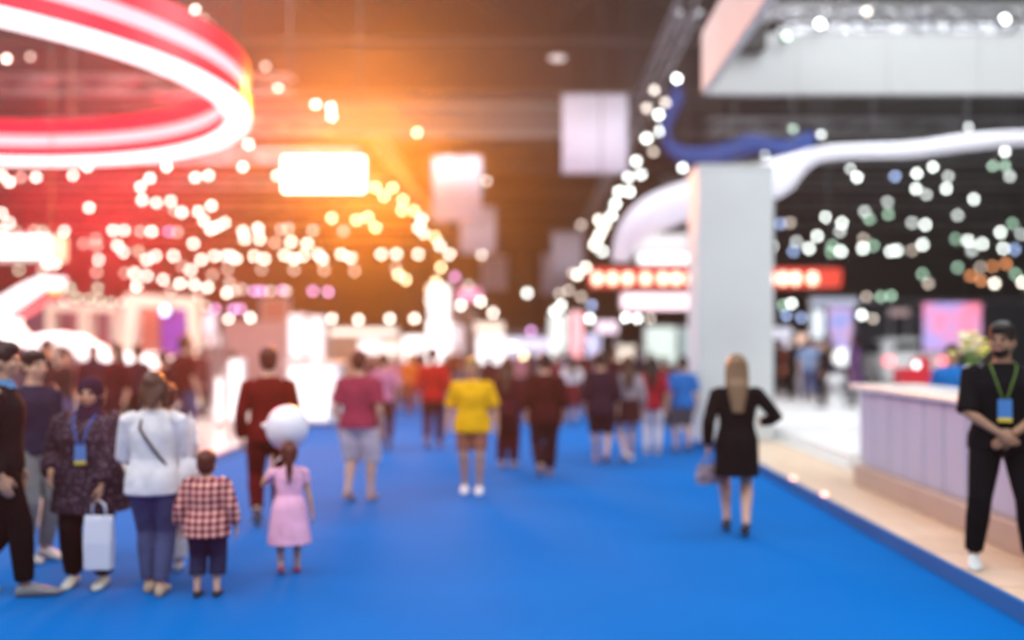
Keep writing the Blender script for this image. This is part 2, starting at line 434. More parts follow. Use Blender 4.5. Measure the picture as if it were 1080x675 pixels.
obj('slab', BX((3.9, 12.2, .121), (13, 16.85, .30)), M_white, wp2, bevel=.02)
obj('nosing', BX((3.82, 12.15, .121), (3.898, 16.85, .16)), M_offw, wp2)
pl = empty('stand_tower', (3.20, 15.9, .123), 0, 'tall grey-white square tower rising behind the woman in the black dress', 'pillar')
obj('shaft', BX((-.58, -.4, 0), (.58, .6, 4.27)), mat('tower_grey', (.60, .645, .66), .5, .3, var=.05, scale=.8), pl, bevel=.015)
obj('painted_lit_side', BX((-.605, -.35, 0), (-.582, .55, 4.27)), M_white, pl)  # white sheet paints the tower's left side as lit
obj('top_cap', BX((-.61, -.43, 4.271), (.61, .63, 4.31)), M_offw, pl)
ct = empty('counter', (0, 0, 0), 0, 'long reception counter with white top and lilac ribbed front', 'counter')
lil = mat('lilac_panel', (.50, .50, .64), .5, .3, var=.03, scale=2)
obj('carcass', BX((3.66, 5.6, .13), (4.2, 11.0, 1.14)), M_offw, ct)
y = 5.62
while y < 10.9:
    obj('front_panel', BX((3.615, y, .34), (3.655, y+.42, 1.135)), lil, ct, bevel=.008); y += .445
for xx in (3.70, 3.95): obj('end_panel', BX((xx, 11.0, .34), (xx+.24, 11.03, 1.135)), lil, ct, bevel=.008)
obj('worktop', BX((3.54, 5.5, 1.142), (4.32, 11.1, 1.20)), mat('white_stone', (.86, .85, .83), .25, .5, var=.03, scale=6), ct, bevel=.012)
obj('toe_plinth', BX((3.50, 5.5, .121), (3.655, 10.8, .338)), mat('beige_plinth', (.46, .36, .31), .5, var=.06, scale=3), ct, bevel=.01)
# flower vase on the counter
fv = empty('flower_vase', (3.98, 9.0, 1.20), 0, 'white vase of pale yellow flowers standing on the counter top', 'vase')
obj('vase', lathe([(.05, 0), (.085, .06), (.09, .14), (.05, .22), (.06, .25), (.045, .245)], 24), M_white, fv, True)
for i in range(26):
    a = random.random()*2*PI; r = .17*math.sqrt(random.random()); z = .34+.2*random.random()-.5*r*r
    bm = bmesh.new(); tube(bm, [(0, 0, .22), (r*.5*math.cos(a), r*.5*math.sin(a), .3), (r*math.cos(a), r*math.sin(a), z)], .004, 6, False)
    s = obj('stem', bm, mat('flower_stem', (.12, .25, .05), .6), fv)
    bm = bmesh.new()
    for k in range(7):
        b = k*2*PI/7; ball(bm, (r*math.cos(a)+.022*math.cos(b), r*math.sin(a)+.022*math.sin(b), z+.008), (.024, .024, .013), None, 8)
    ball(bm, (r*math.cos(a), r*math.sin(a), z+.014), .018, None, 8)
    obj('blossom', bm, mat('blossom_yellow' if i % 3 else 'blossom_cream', (.75, .66, .18) if i % 3 else (.85, .80, .55), .6), s)

def lattice(name, a, b, w, label, cat, group=None, hang=None, step=None, m=None):
    """square aluminium lattice truss from a to b (axis-aligned), w wide, hung on drop cables"""
    a, b = V(a), V(b); L = (b-a).length; d = (b-a).normalized(); s = V((0, 0, 1)).cross(d); u = V((0, 0, 1))
    t = empty(name, a, 0, label, cat, group); m = m or M_alu
    r = w*.055+.012
    for i in (-.5, .5):
        for j in (0, 1): obj('chord', TB([s*i*w+u*j*w, d*L+s*i*w+u*j*w], r, 8), m, t)
    bm = bmesh.new(); n = max(2, int(L/(step or w*1.1))); 
    for i in (-.5, .5):
        pts = [d*(L*k/n)+s*i*w+u*(w if k % 2 else 0) for k in range(n+1)]
        for p, q in zip(pts, pts[1:]): tube(bm, [p, q], r*.6, 5, False)
    for j in (0, 1):
        pts = [d*(L*k/n)+s*(w*.5 if k % 2 else -w*.5)+u*w*j for k in range(n+1)]
        for p, q in zip(pts, pts[1:]): tube(bm, [p, q], r*.6, 5, False)
    obj('lacing', bm, m, t)
    for k in range(hang if hang is not None else 3):
        q = d*L*(k+.5)/(hang or 3); obj('drop_cable', TB([q+u*w, V((q.x, q.y, HZ-a.z+.2))], .012, 6), M_cable, t)
    return t
fa = empty('hanging_fascia', (0, 0, 0), 0, 'big white rectangular fascia frame hung high over the counter stand', 'fascia')
fw = mat('fascia_white', (.62, .645, .65), .5, .3, var=.03, scale=.8)
x = 2.7
k = 0
while x < 13.8:
    obj('panel', BX((x, 15.32, 5.5), (x+1.395, 15.46, 6.4)), fw, fa, bevel=.006); x += 1.4
y = 4.0
while y < 15.2:
    obj('side_panel', BX((2.62, y, 5.5), (2.76, y+1.40, 6.42)), fw, fa, bevel=.006); y += 1.41
obj('inner_box', BX((3.05, 15.0, 6.1), (3.55, 15.3, 6.5)), M_black, fa)
for q in ((2.69, 8), (2.69, 13), (6, 15.39), (11, 15.39)): obj('cable', TB([(q[0], q[1], 6.4), (q[0], q[1], HZ+.2)], .014, 6), M_cable, fa)
lattice('lighting_truss', (3.4, 15.75, 6.45), (14, 15.75, 6.45), .45, 'aluminium lattice truss lying just above the white fascia', 'truss', hang=3)

# hanging fabric ribbon
rb = empty('fabric_ribbon', (0, 0, 0), 0, 'long twisting ribbon of white stretched fabric sweeping behind the grey tower', 'banner')
TOPE = [(646, 276, 25), (648, 255, 24.6), (655, 235, 24), (668, 218, 23.5), (690, 203, 23), (725, 191, 22.3), (775, 180, 21.6), (815, 168, 21), (836, 163, 20.8), (855, 157, 20.6), (885, 153, 20.6), (960, 150, 21), (1020, 142, 21.6), (1085, 138, 22.3), (1180, 140, 23.4)]
BOTE = [(664, 276, 25.2), (668, 264, 24.9), (676, 254, 24.5), (688, 247, 24), (706, 240, 23.6), (735, 229, 22.8), (772, 221, 22.0), (806, 213, 21.4), (832, 202, 21.1), (856, 175, 20.9), (885, 167, 20.8), (960, 165, 21.2), (1020, 158, 21.8), (1085, 152, 22.5), (1180, 154, 23.6)]
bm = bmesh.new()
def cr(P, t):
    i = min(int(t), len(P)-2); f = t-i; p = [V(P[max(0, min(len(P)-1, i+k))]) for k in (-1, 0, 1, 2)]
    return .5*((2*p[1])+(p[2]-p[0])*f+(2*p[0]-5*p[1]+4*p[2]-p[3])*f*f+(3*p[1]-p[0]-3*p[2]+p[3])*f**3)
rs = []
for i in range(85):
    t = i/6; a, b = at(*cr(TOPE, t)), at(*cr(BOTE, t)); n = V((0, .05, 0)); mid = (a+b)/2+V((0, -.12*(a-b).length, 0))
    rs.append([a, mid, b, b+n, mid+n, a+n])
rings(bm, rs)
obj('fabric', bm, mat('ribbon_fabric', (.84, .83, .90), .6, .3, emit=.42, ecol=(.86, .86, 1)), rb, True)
for q in (3, 6, 8, 10.5, 12):
    a = at(*cr(TOPE, q)); obj('cable', TB([a+V((0, .02, 0)), V((a.x, a.y+.02, HZ+.2))], .012, 6), M_cable, rb)

bb = empty('fabric_ribbon', (0, 0, 0), 0, 'dark blue fabric ribbon dipping behind the white ribbon and the grey tower', 'banner')
bm = bmesh.new(); rs = []
TB2 = [(716, 96, 24.5), (704, 122, 24.6), (700, 145, 24.8), (716, 162, 25), (742, 165, 25), (770, 160, 25), (796, 152, 24.8), (830, 158, 24.6), (858, 148, 24.6)]
for i in range(49):
    p = at(*cr(TB2, i/6)); h = .22
    rs.append([p+V((-.1, -.1, h)), p+V((.1, .1, h)), p+V((.16, .12, -h)), p+V((-.04, -.08, -h))])
rings(bm, rs); obj('fabric', bm, mat('blue_fabric', (.03, .06, .22), .7, .1, emit=.03, ecol=(.1, .2, .8)), bb, True)
for q in (0, 4, 8):
    p = at(*cr(TB2, min(q, 7.99))); obj('cable', TB([p, V((p.x, p.y, HZ+.2))], .012, 6), M_cable, bb)
# ------------------------------------------------------------------ left ring
rg = empty('ring_sign', (-9.35, 13.95, 5.05), 0, 'huge hanging ring sign striped red and white with a glowing white rim', 'ring sign')
def ringlayer(ri, ro, z0, z1, n=128):
    bm = bmesh.new(); rs = []
    for r, z in ((ri, z0), (ro, z0), (ro, z1), (ri, z1)):
        rs.append([bm.verts.new((r*math.cos(2*PI*i/n), r*math.sin(2*PI*i/n), z)) for i in range(n)])
    for a, b in zip(rs, rs[1:]+rs[:1]):
        for i in range(n): bm.faces.new((a[i], a[(i+1) % n], b[(i+1) % n], b[i]))
    return bm
M_red = mat('ring_red', (.80, .01, .04), .35, .4, emit=.45, ecol=(1, .012, .06))
M_rw = mat('ring_white', (.78, .74, .80), .4, .4, emit=.25, ecol=(1, .85, .95))
obj('lit_rim', ringlayer(4.86, 5.22, 0, .12), glow('rim', (1, .95, .97), 1.25, True), rg, bevel=.02)
obj('red_band', ringlayer(4.88, 5.2, .122, .33), M_red, rg); obj('white_band', ringlayer(4.90, 5.18, .332, .54), M_rw, rg); obj('red_band', ringlayer(4.88, 5.2, .542, .82), M_red, rg)
for i in range(6):
    a = i*PI/3+.4; obj('cable', TB([(5.04*math.cos(a), 5.04*math.sin(a), .82), (5.04*math.cos(a), 5.04*math.sin(a), HZ-4.85)], .014, 6), M_cable, rg)

# ------------------------------------------------------------------ hanging banners
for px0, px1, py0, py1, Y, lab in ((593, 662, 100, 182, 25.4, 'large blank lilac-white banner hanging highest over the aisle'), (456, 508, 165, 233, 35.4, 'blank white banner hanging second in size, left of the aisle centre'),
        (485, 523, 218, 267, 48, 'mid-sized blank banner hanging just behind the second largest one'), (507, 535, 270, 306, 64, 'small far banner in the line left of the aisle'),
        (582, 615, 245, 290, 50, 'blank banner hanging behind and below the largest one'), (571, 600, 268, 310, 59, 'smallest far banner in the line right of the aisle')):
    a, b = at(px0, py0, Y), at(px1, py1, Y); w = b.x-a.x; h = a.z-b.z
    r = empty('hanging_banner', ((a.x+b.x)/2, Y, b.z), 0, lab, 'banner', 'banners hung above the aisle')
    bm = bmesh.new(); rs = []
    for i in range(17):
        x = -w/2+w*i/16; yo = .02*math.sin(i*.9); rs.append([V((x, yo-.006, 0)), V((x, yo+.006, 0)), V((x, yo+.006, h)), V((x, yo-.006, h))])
    rings(bm, rs); obj('cloth', bm, mat('banner_cloth', (.78, .72, .84), .8, .2, var=.03, scale=1, emit=.06, ecol=(.9, .8, 1)), r, True)  # faint emission brightens cloth that gives no light itself
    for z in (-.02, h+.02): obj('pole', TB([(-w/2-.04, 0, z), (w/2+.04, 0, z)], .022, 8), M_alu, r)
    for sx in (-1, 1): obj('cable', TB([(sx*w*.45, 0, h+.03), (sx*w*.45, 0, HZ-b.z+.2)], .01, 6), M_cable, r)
# pendant disc lamp on a rod
pd = empty('pendant_lamp', at(588, 60, 32), 0, 'dim round pendant lamp on a long rod in front of the deep girder', 'lamp')
obj('shade', lathe([(.04, .12), (.30, .02), (.31, -.02), (.28, -.04)], 24), mat('lamp_shade', (.4, .38, .38), .4), pd, True)
obj('diffuser', lathe([(.27, -.045), (.25, -.07), (.1, -.09)], 24), glow('pendant', (1, .85, .8), 1.0), pd, True)
obj('rod', TB([(0, 0, .12), (0, 0, HZ-pd.location.z+.2)], .03, 8), M_steel, pd)
# glowing sign
sg = empty('light_box', at(341.5, 184, 20), 0, 'blazing warm-white rectangular light box hanging left of the aisle', 'light box')
obj('case', BX((-.85, .0, -.38), (.85, .18, .38)), mat('box_case', (.7, .6, .45), .5), sg, bevel=.02)
obj('face', BX((-.81, -.02, -.345), (.81, -.001, .345)), glow('amber_face', (1, .86, .55), 9, True), sg, bevel=.008)
for sx in (-1, 1): obj('cable', TB([(sx*.7, .09, .38), (sx*.7, .09, HZ-sg.location.z+.2)], .012, 6), M_cable, sg)

# ------------------------------------------------------------------ lamps
SPOT = {}
def can_mesh():
    bm = bmesh.new(); rings(bm, [[V((r*math.cos(2*PI*i/16), y, r*math.sin(2*PI*i/16))) for i in range(16)] for r, y in ((.35, .95), (.42, .9), (.45, .2), (.52, .0), (.46, .0), (.40, .25))])
    tube(bm, [(-.5, .45, 0), (-.56, .45, .5), (-.4, .45, .72), (0, .45, .78), (.4, .45, .72), (.56, .45, .5), (.5, .45, 0)], .045, 6)
    return bm
def spot_kind(key, col, s):
    c = obj('spotlight', can_mesh(), M_black, None, True)
    bm = bmesh.new(); ball(bm, (0, .06, 0), (.47, .30, .47), None, 14)
    l = obj('lens', bm, glow('lens_'+key, col, s), c, True)
    bm = bmesh.new(); tube(bm, [(0, 0, 0), (0, 0, 1)], .014, 6, False); r = obj('rod', bm, M_cable, c)
    return c
COL = {'m': ((.93, 1, .97), 4.2), 'w': ((1, .92, .80), 10), 'n': ((.93, 1, .95), 10), 'd': ((1, .84, .70), 3.2), 'g': ((.62, 1, .72), 3.2), 'o': ((1, .38, .14), 4.5), 'p': ((1, .45, 1), 4.5), 'b': ((.42, .58, 1), 4.5), 'a': ((1, .80, .45), 10)}
CN = {'m': 'soft cool', 'w': 'white', 'n': 'cool white', 'd': 'dim warm', 'g': 'greenish', 'o': 'orange', 'p': 'pink-violet', 'b': 'blue-violet', 'a': 'amber-white'}
TRUSS_USED = {}
PLACED = []
def lamp(px, py, k, zone, Y=None, size=5.4, top=None):
    dx = {'left': 'left', 'right': 'right'}.get(zone)
    if Y is None:
        Y = F*4.85/(CY-py); rows = (26, 31, 36, 42, 49, 57, 66, 78) if zone == 'left' else (22, 26, 31, 36, 42, 49, 57)
        Y = min(rows, key=lambda r: abs(math.log(r/Y)))
        if py > 292: Y = 42 if zone == 'left' else 36
        TRUSS_USED.setdefault((zone, Y), []).append((px, py))
    Y0 = Y
    for n in range(24):
        Y = Y0+(.5*((n+1)//2)*(1 if n % 2 else -1)); p = at(px, py, Y); d = size*Y/F
        if all(math.hypot(p.x-a, p.y-b-.1) > (d+e)*.68 for a, b, e in PLACED): break
    PLACED.append((p.x, p.y, d))
    if k not in SPOT: SPOT[k] = o = spot_kind(k, *COL[k])
    else: o = copy_tree(SPOT[k])
    o.location = p; o.scale = (d, d, d); o.rotation_euler = (random.uniform(-.25, .1), 0, random.uniform(-.3, .3)+math.atan2(p.x, -p.y) * 0)
    ro = [c for c in o.children if c.name.startswith('rod')][0]
    zt = top if top is not None else (TZ(zone, Y) if abs(Y-Y0) < .1 and zone in ('left', 'right') else (8.24 if zone[:3] == 'row' and abs(p.x-(3.2 if 'right' in zone else -5.2)) < .3 else HZ+.1))
    ro.rotation_euler = (-o.rotation_euler.x, 0, 0); ro.location = (0, .45, .76); ro.scale = (1, 1, max(.05, (zt-p.z)/d-.76))
    place = {'left': 'in the array left of the aisle', 'right': 'in the array above the stands right of the aisle', 'row left': 'in the line of lamps along the left truss over the aisle',
             'row right': 'in the line of lamps along the right truss over the aisle', 'low': 'low over the far stands', 'fascia': 'on the truss above the white fascia', 'high': 'high under the roof by the ring sign'}[zone]
    tag(o, f'small {CN[k]} spotlight {place}', 'spotlight', f'{CN[k]} spotlights {place}')
    return o
def TZ(zone, Y):
    return {'row left': 8.3, 'row right': 8.3, 'left': 8.17, 'right': 8.17}.get(zone, HZ+.1)

LEFT = '''92,176,w 77,185,w 38,187,w 22,187,d 10,192,w 2,185,w 176,176,w 158,188,w 148,197,w 150,211,w 165,214,w 180,212,w 192,224,w 184,222,d 209,223,w 215,233,w 222,242,w 229,239,w 237,235,w
206,187,w 220,185,w 94,219,w 223,217,w 10,235,w 2,225,w 2,243,w 17,244,d 36,243,d 45,244,g 68,244,w 119,243,w 131,243,w 148,244,d 160,244,w 178,244,p 187,245,d 101,252,d 102,259,d 88,257,d 104,274,w
102,287,d 124,259,w 130,266,w 146,265,g 155,274,w 164,270,w 183,270,w 204,257,w 212,274,w 226,270,w 238,270,w 192,281,d 201,285,w 224,290,d 142,288,w 155,291,w 172,295,w 132,288,d 190,299,w 205,300,w
219,303,w 144,302,w 74,304,g 103,304,g 20,285,g 45,285,d 50,278,w 58,278,w 256,176,w 292,185,w 256,244,w 258,252,w 272,241,w 274,252,w 296,242,d 304,241,d 330,243,d 362,244,d 290,256,d 244,270,w 249,273,w
268,270,w 279,273,w 276,284,d 300,269,w 310,273,w 310,285,d 320,270,w 335,268,w 340,273,w 342,285,d 360,268,w 370,272,w 374,286,d 402,268,w 418,283,d 307,255,w 324,257,w 240,284,d 242,298,d 350,230,a
388,229,a 396,240,a 376,232,a 255,305,d 247,307,d 239,309,w 285,307,d 298,306,p 268,307,p 276,307,p 302,307,d 330,307,p 346,308,p 46,311,g 53,309,g 81,314,g 94,315,g 105,316,g 117,319,g 128,319,d 68,318,d 180,306,d 209,313,d
217,323,d 42,310,g 227,326,p 246,326,p 254,326,p 241,337,w 253,341,w 264,335,w 294,320,a 350,336,w 378,337,w 411,336,w 437,336,w 66,304,d 190,317,d 200,319,d'''
for q in LEFT.split():
    a, b, k = q.split(','); lamp(float(a), float(b), k, 'left')
for q in '396,198,a 414,198,a 405,207,a 425,211,a 424,222,a 437,222,a 445,231,w 441,240,w 447,246,w 459,250,a 464,259,w 474,268,w 441,268,w 418,268,w'.split():
    a, b, k = q.split(','); lamp(float(a), float(b), k, 'row left', Y=F*5.75/(CY-float(b)))
for q in '714,83,n 690,95,d 682,114,d 702,108,d 695,121,n 697,138,n 682,146,n 689,160,d 671,170,n 662,187,n 676,184,n 653,202,n 664,202,n 649,215,n 645,227,n 632,232,w 638,237,w 634,245,w 631,251,w 627,258,w 635,265,n'.split():
    a, b, k = q.split(','); lamp(float(a), float(b), k, 'row right', Y=F*5.85/(CY-float(b)), size=7 if float(b) < 150 else 6)
RIGHT = '''836,136,g 866,142,n 807,162,n 1021,134,n 720,177,n 1060,160,n 897,178,n 904,187,n 944,186,b 967,183,n 984,176,n 1000,186,n 966,199,n 977,205,n 998,199,n 1027,210,n 936,213,n 937,226,g 912,223,n 917,231,g 871,229,n 962,235,n 976,237,n
1010,227,n 1047,175,g 1060,175,g 1065,186,n 808,231,n 823,236,b 833,235,d 888,235,n 886,244,n 862,249,n 840,255,n 837,265,b 853,262,n 811,249,d 814,260,n 878,259,g 877,266,g 887,265,n 911,252,d 910,262,n 921,259,g 939,265,n 946,264,n
962,264,d 973,258,n 1008,252,g 1021,254,n 1036,257,n 1025,264,n 1055,245,n 1068,236,g 1058,262,n 1070,263,b 1077,247,n 1010,282,g 1024,291,o 1034,282,d 1047,281,o 1061,278,o 1035,296,o 1049,299,w 1071,289,g 1078,298,w 973,289,g 979,299,d
808,317,b 835,320,n 826,322,g 829,333,b 845,335,b 914,313,d 920,319,b 929,313,g 940,312,g 882,320,g 896,318,d'''
for i, q in enumerate(RIGHT.split()):
    a, b, k = q.split(',')
    if k == 'n' and i % 5 in (1, 3): k = 'm'
    lamp(float(a), float(b), k, 'right')
for q in '613,237,d,46 618,282,w,42 609,290,w,42 604,288,d,46 624,322,b,40 622,336,n,38 660,335,n,30 672,336,n,30 686,336,d,30 590,310,d,44 592,322,n,44 585,328,n,44 596,334,n,44 588,340,n,44 600,306,d,44 613,313,d,44 556,309,n,60 508,268,w,50 513,191,d,40 465,282,a,50 480,292,p,50 494,301,d,50 420,290,a,48 428,295,a,48 460,297,a,48 453,305,a,48 453,317,w,46 486,322,w,46 507,318,w,46 520,330,w,46 560,349,p,50 541,365,w,45 552,375,a,45 440,140,a,36 909,332,n,30 921,336,d,30 1049,160,d,40'.split():
    a, b, k, Y = q.split(','); lamp(float(a), float(b), k, 'low', Y=float(Y))
for q in '865,25,n 1060,20,n 830,38,g 914,12,d'.split():
    a, b, k = q.split(','); lamp(float(a), float(b), k, 'fascia', Y=15.05, size=9, top=6.9)
for q in '206,10,w,26 222,27,d,28 215,20,d,28 280,70,d,30 293,93,w,32 333,110,w,36 349,113,w,36 350,123,w,36 7,62,w,26 32,60,d,28 262,152,w,34'.split():
    a, b, k, Y = q.split(','); lamp(float(a), float(b), k, 'high', Y=float(Y))
# the trusses these hang from
ordn = ('nearest', 'second', 'third', 'fourth', 'fifth', 'sixth', 'seventh', 'eighth')
for zone, (x0, x1) in (('left', (-34, -6.2)), ('right', (5.5, 34))):
    ys = sorted({y for z, y in TRUSS_USED if z == zone})
    for i, y in enumerate(ys):
        lattice('lighting_truss', (x0, y, 8.2), (x1, y, 8.2), .4, f'{ordn[i]} cross truss carrying spotlights on the {zone} of the aisle', 'truss', 'cross trusses', hang=4, step=1.0)
lattice('lighting_truss', (-5.2, 34, 8.3), (-5.2, 72, 8.3), .4, 'long lattice truss running down the aisle on its left', 'truss', hang=4, step=1.0)
lattice('lighting_truss', (3.2, 20, 8.3), (3.2, 68, 8.3), .4, 'long lattice truss running down the aisle on its right', 'truss', hang=4, step=1.0)

# ------------------------------------------------------------------ far stands
def lightbox(px0, py0, px1, py1, Y, col, s, label, cat='light box', name='light_box', stand=True, depth=.25, fm=None, light=False, group=None, foot=None):
    """backlit panel with a case; on posts to the floor, or (stand=False) hung on cables"""
    a, b = at(px0, py0, Y), at(px1, py1, Y); w, h = b.x-a.x, a.z-b.z
    r = empty(name, ((a.x+b.x)/2, Y, b.z), 0, label, cat, group)
    obj('case', BX((-w/2, 0, 0), (w/2, depth, h)), fm or M_offw, r, bevel=.02)
    m = col if not isinstance(col, tuple) else glow('%s_%.1f' % ('_'.join('%.2f' % c for c in col), s), col, s, light)
    obj('lit_face', BX((-w/2+.04, -.025, .04), (w/2-.04, -.001, h-.04)), m, r)
    zf = foot if foot is not None else (.083 if r.location.x < -4.7 and Y < 40 else 0)
    if stand == 'hang':
        for sx in (-1, 1): obj('cable', TB([(sx*w*.42, depth/2, h), (sx*w*.42, depth/2, HZ-b.z+.2)], .012, 6), M_cable, r)
    elif stand and b.z > zf+.03:
        for sx in (-1, 1): obj('post', BX((sx*(w/2-.06)-.04, depth*.3, zf-b.z), (sx*(w/2-.06)+.04, depth*.3+.08, -.001)), M_alu, r)
    return r
def wallpanel(px0, px1, pytop, Y, m, label, cat='stand wall', name='booth_divider', z0=0, depth=.12, trim=True):
    a, b = at(px0, pytop, Y), at(px1, pytop, Y); w = b.x-a.x
    if (a.x+b.x)/2 < -5.2 and Y < 40: z0 = .083
    r = empty(name, ((a.x+b.x)/2, Y, z0), 0, label, cat)
    h = a.z-z0
    obj('board', BX((-w/2, 0, 0), (w/2, depth, h)), m, r, bevel=.01)
    if trim:
        for sx in (-1, 1): obj('upright', BX((sx*w/2-.05, -.04, 0), (sx*w/2+.05, depth+.04, h+.05)), M_alu, r)
        obj('rail', BX((-w/2+.05, -.03, h+.0), (w/2-.05, depth+.03, h+.06)), M_alu, r)
    return r
W1 = (1, .95, .96); PK = (1, .72, .78); CRM = (1, .88, .72)
pf = empty('stand_platform', (0, 0, 0), 0, 'glossy white stand floor left of the carpet, behind the crowd', 'platform')
obj('deck', BX((-16, 13.4, -.011), (-4.47, 40, .08)), mat('white_gloss_floor', (.86, .84, .85), .2, .5, var=.02, scale=1), pf, bevel=.01)
obj('edge_trim', BX((-4.468, 13.4, -.011), (-4.455, 40, .085)), M_alu, pf)
# near left white structures
lightbox(-60, 247, 55, 274, 18, (1, 1, 1), 2.2, 'glowing white fascia with rounded end under the ring sign', 'fascia', 'lit_fascia', 'hang', .6, light=True)
ch = empty('chevron_arch', (0, 16, 0), 0, 'white glowing arrow-shaped arch with a red inner edge beside the dark wall', 'arch')
def poly_px(pts, Y): return [(at(a, b, Y).x, at(a, b, Y).z) for a, b in pts]
obj('arch', prism(poly_px([(58, 291), (50, 303), (22, 322), (8, 330), (8, 343), (22, 358), (20, 366), (8, 362), (-10, 345), (-14, 326), (0, 312), (20, 300), (40, 291)], 16), 'y', 0, .5), glow('chevron', (1, .98, 1), 1.3, True), ch, bevel=.03)
obj('red_edge', prism(poly_px([(49, 305), (22, 324), (10, 331.5), (10, 335), (23, 328), (50, 309)], 16), 'y', .04, .46), mat('edge_red', (.8, .02, .04), .4, emit=.4, ecol=(1, .02, .05)), ch)
obj('post', BX((at(-12, 0, 16).x-.08, .1, .083), (at(-12, 0, 16).x+.08, .4, at(0, 340, 16).z)), M_white, ch)
wallpanel(-40, 60, 318, 27, mat('plum_wall', (.10, .07, .11), .6, var=.1, scale=1), 'dark plum stand wall behind the arrow-shaped arch')
wallpanel(60, 118, 322, 27.5, mat('mauve_wall', (.22, .12, .15), .6, var=.1, scale=1), 'muted mauve stand wall between dark wall and cream portal')
def portal(pts_out, pts_in, Y, label, d=.4):
    r = empty('portal_frame', (0, Y, 0), 0, label, 'frame')
    o, i_ = poly_px(pts_out, Y), poly_px(pts_in, Y)
    cm = mat('cream_paint', (.78, .70, .58), .5, var=.03, scale=2)
    obj('post', prism([(o[0][0], 0.083), o[1], i_[1], (i_[0][0], 0.083)], 'y', 0, d), cm, r, bevel=.01)
    obj('post', prism([(o[3][0], 0.083), o[2], i_[2], (i_[3][0], 0.083)], 'y', 0, d), cm, r, bevel=.01)
    obj('lintel', prism([(i_[1][0], i_[1][1]+.002), (o[1][0], o[1][1]), o[2], (i_[2][0], i_[2][1]+.002)], 'y', .002, d-.002), cm, r, bevel=.01)
    return r
portal([(117, 400), (132, 309), (206, 314), (214, 400)], [(132, 400), (146, 324), (196, 326), (204, 400)], 24, 'cream portal frame with slanting posts around salmon and purple panels')
for x0, x1, t in ((48, 86, 320), (88, 122, 321)):
    portal([(x0, 400), (x0, t), (x1, t), (x1, 400)], [(x0+6, 400), (x0+6, t+8), (x1-4, t+8), (x1-4, 400)], 25.5, 'pale square frame standing before the dark plum wall' if x0 == 48 else 'pale square frame between the dark wall and the cream portal')
wallpanel(146, 168, 326, 24.8, mat('salmon_panel', (.62, .25, .20), .6, var=.05), 'salmon pink panel standing inside the cream portal', trim=False)
lightbox(169, 325, 197, 373, 24.7, tex_mat('purple_screen', 'noise', (.10, .02, .22), (.25, .08, .55), .8, emit=.8), 0, 'purple lit screen inside the cream portal', 'screen', 'led_screen', True, .1, M_black, foot=.083)
lb = lamp(174, 328, 'b', 'low', Y=23.6, size=11)
tag(lb, 'big blue-white spotlight glowing in front of the purple screen', 'spotlight')
# sweeping white light band on posts
sw = empty('light_ribbon', (0, 0, 0), 0, 'sweeping white glowing rail that dips beside the slanting cream portal', 'rail')
bm = bmesh.new(); pp = [(22, 358, 17), (35, 361, 17), (50, 358, 17), (68, 357, 17.2), (84, 364, 17.5), (100, 374, 17.8), (114, 382, 18), (130, 386, 18.2), (150, 389, 18.4), (164, 394, 18.6)]
rs = []
for i in range(37):
    p = at(*cr(pp, i/4)); h = (.10 if i < 16 else .13+.004*i)
    rs.append([p+V((0, -.15, h)), p+V((0, .15, h)), p+V((0, .15, -h)), p+V((0, -.15, -h))])
rings(bm, rs); obj('rail', bm, glow('sweep', (1, .97, .98), 1.6, True), sw, True)
for q in (2, 5, 8):
    p = at(*cr(pp, q)); obj('post', TB([(p.x, p.y, .083), (p.x, p.y, p.z-.1)], .05, 12), M_white, sw)
def bar_table(px, pytop, Y, w, label, z0=.083, s=0):
    p = at(px, pytop, Y); r = empty('bar_table', (p.x, Y, z0), 0, label, 'table'); h = p.z-z0
    obj('table_top', lathe([(w*.48, h-.05), (w*.5, h-.03), (w*.5, h-.01), (w*.48, h)], 28), glow('table', (1, .98, .98), .9, False) if s else M_white, r, True)
    obj('column', TB([(0, 0, .02), (0, 0, h-.05)], .05, 14), M_white, r); obj('foot', lathe([(.28, 0), (.28, .012), (.08, .03)], 24), M_white, r, True)
    return r
bar_table(183, 376, 16.2, .62, 'white lit bar table standing behind the woman in white', s=1)
bar_table(150, 372, 20.5, .7, 'white bar table in front of the cream portal', s=1)
lightbox(240, 378, 258, 445, 16.6, W1, 1.1, 'white upright display board on the glossy white stand floor', 'display', 'display_board', True, .12, foot=.083)
lightbox(226, 398, 236, 446, 18.5, W1, 1.0, 'narrow white display board beside the upright white one', 'display', 'display_board', True, .12, foot=.083)
cn = empty('counter', at(328, 445, 0.0001) * 0, 0, 'bright white reception desk between the red-tinted man and the man in magenta', 'counter')
Yc = 19.4; a, b = at(302, 382, Yc), at(357, 382, Yc)
obj('body', BX((a.x, Yc, .087), (b.x, Yc+.6, a.z-.05)), M_white, cn, bevel=.03)
obj('worktop', BX((a.x-.05, Yc-.06, a.z-.048), (b.x+.03, Yc+.65, a.z)), M_white, cn, bevel=.02)
obj('lit_front', BX((a.x+.05, Yc-.02, .14), (b.x-.05, Yc-.001, a.z-.09)), glow('desk_front', (1, .97, .94), 1.0, True), cn)
lightbox(304, 331, 322, 379, 27, PK, .9, 'tall pinkish-white lit panel, first of a pair behind the white desk', 'light box', foot=.083)
lightbox(325, 333, 342, 381, 27.2, PK, .9, 'tall pinkish-white lit panel, second of a pair behind the white desk', 'light box', foot=.083)
wallpanel(236, 302, 340, 31, mat('dusty_pink_wall', (.50, .30, .30), .6, var=.05), 'dusty pink stand wall behind the pair of tall panels')
wallpanel(276, 304, 316, 34, mat('salmon_wall', (.55, .24, .18), .6, var=.05), 'taller salmon wall rising behind the dusty pink wall')
lightbox(190, 352, 232, 366, 30, PK, .8, 'pale pink lit fascia strip beside the cream portal', 'fascia', 'lit_fascia', True, .3, foot=.083)
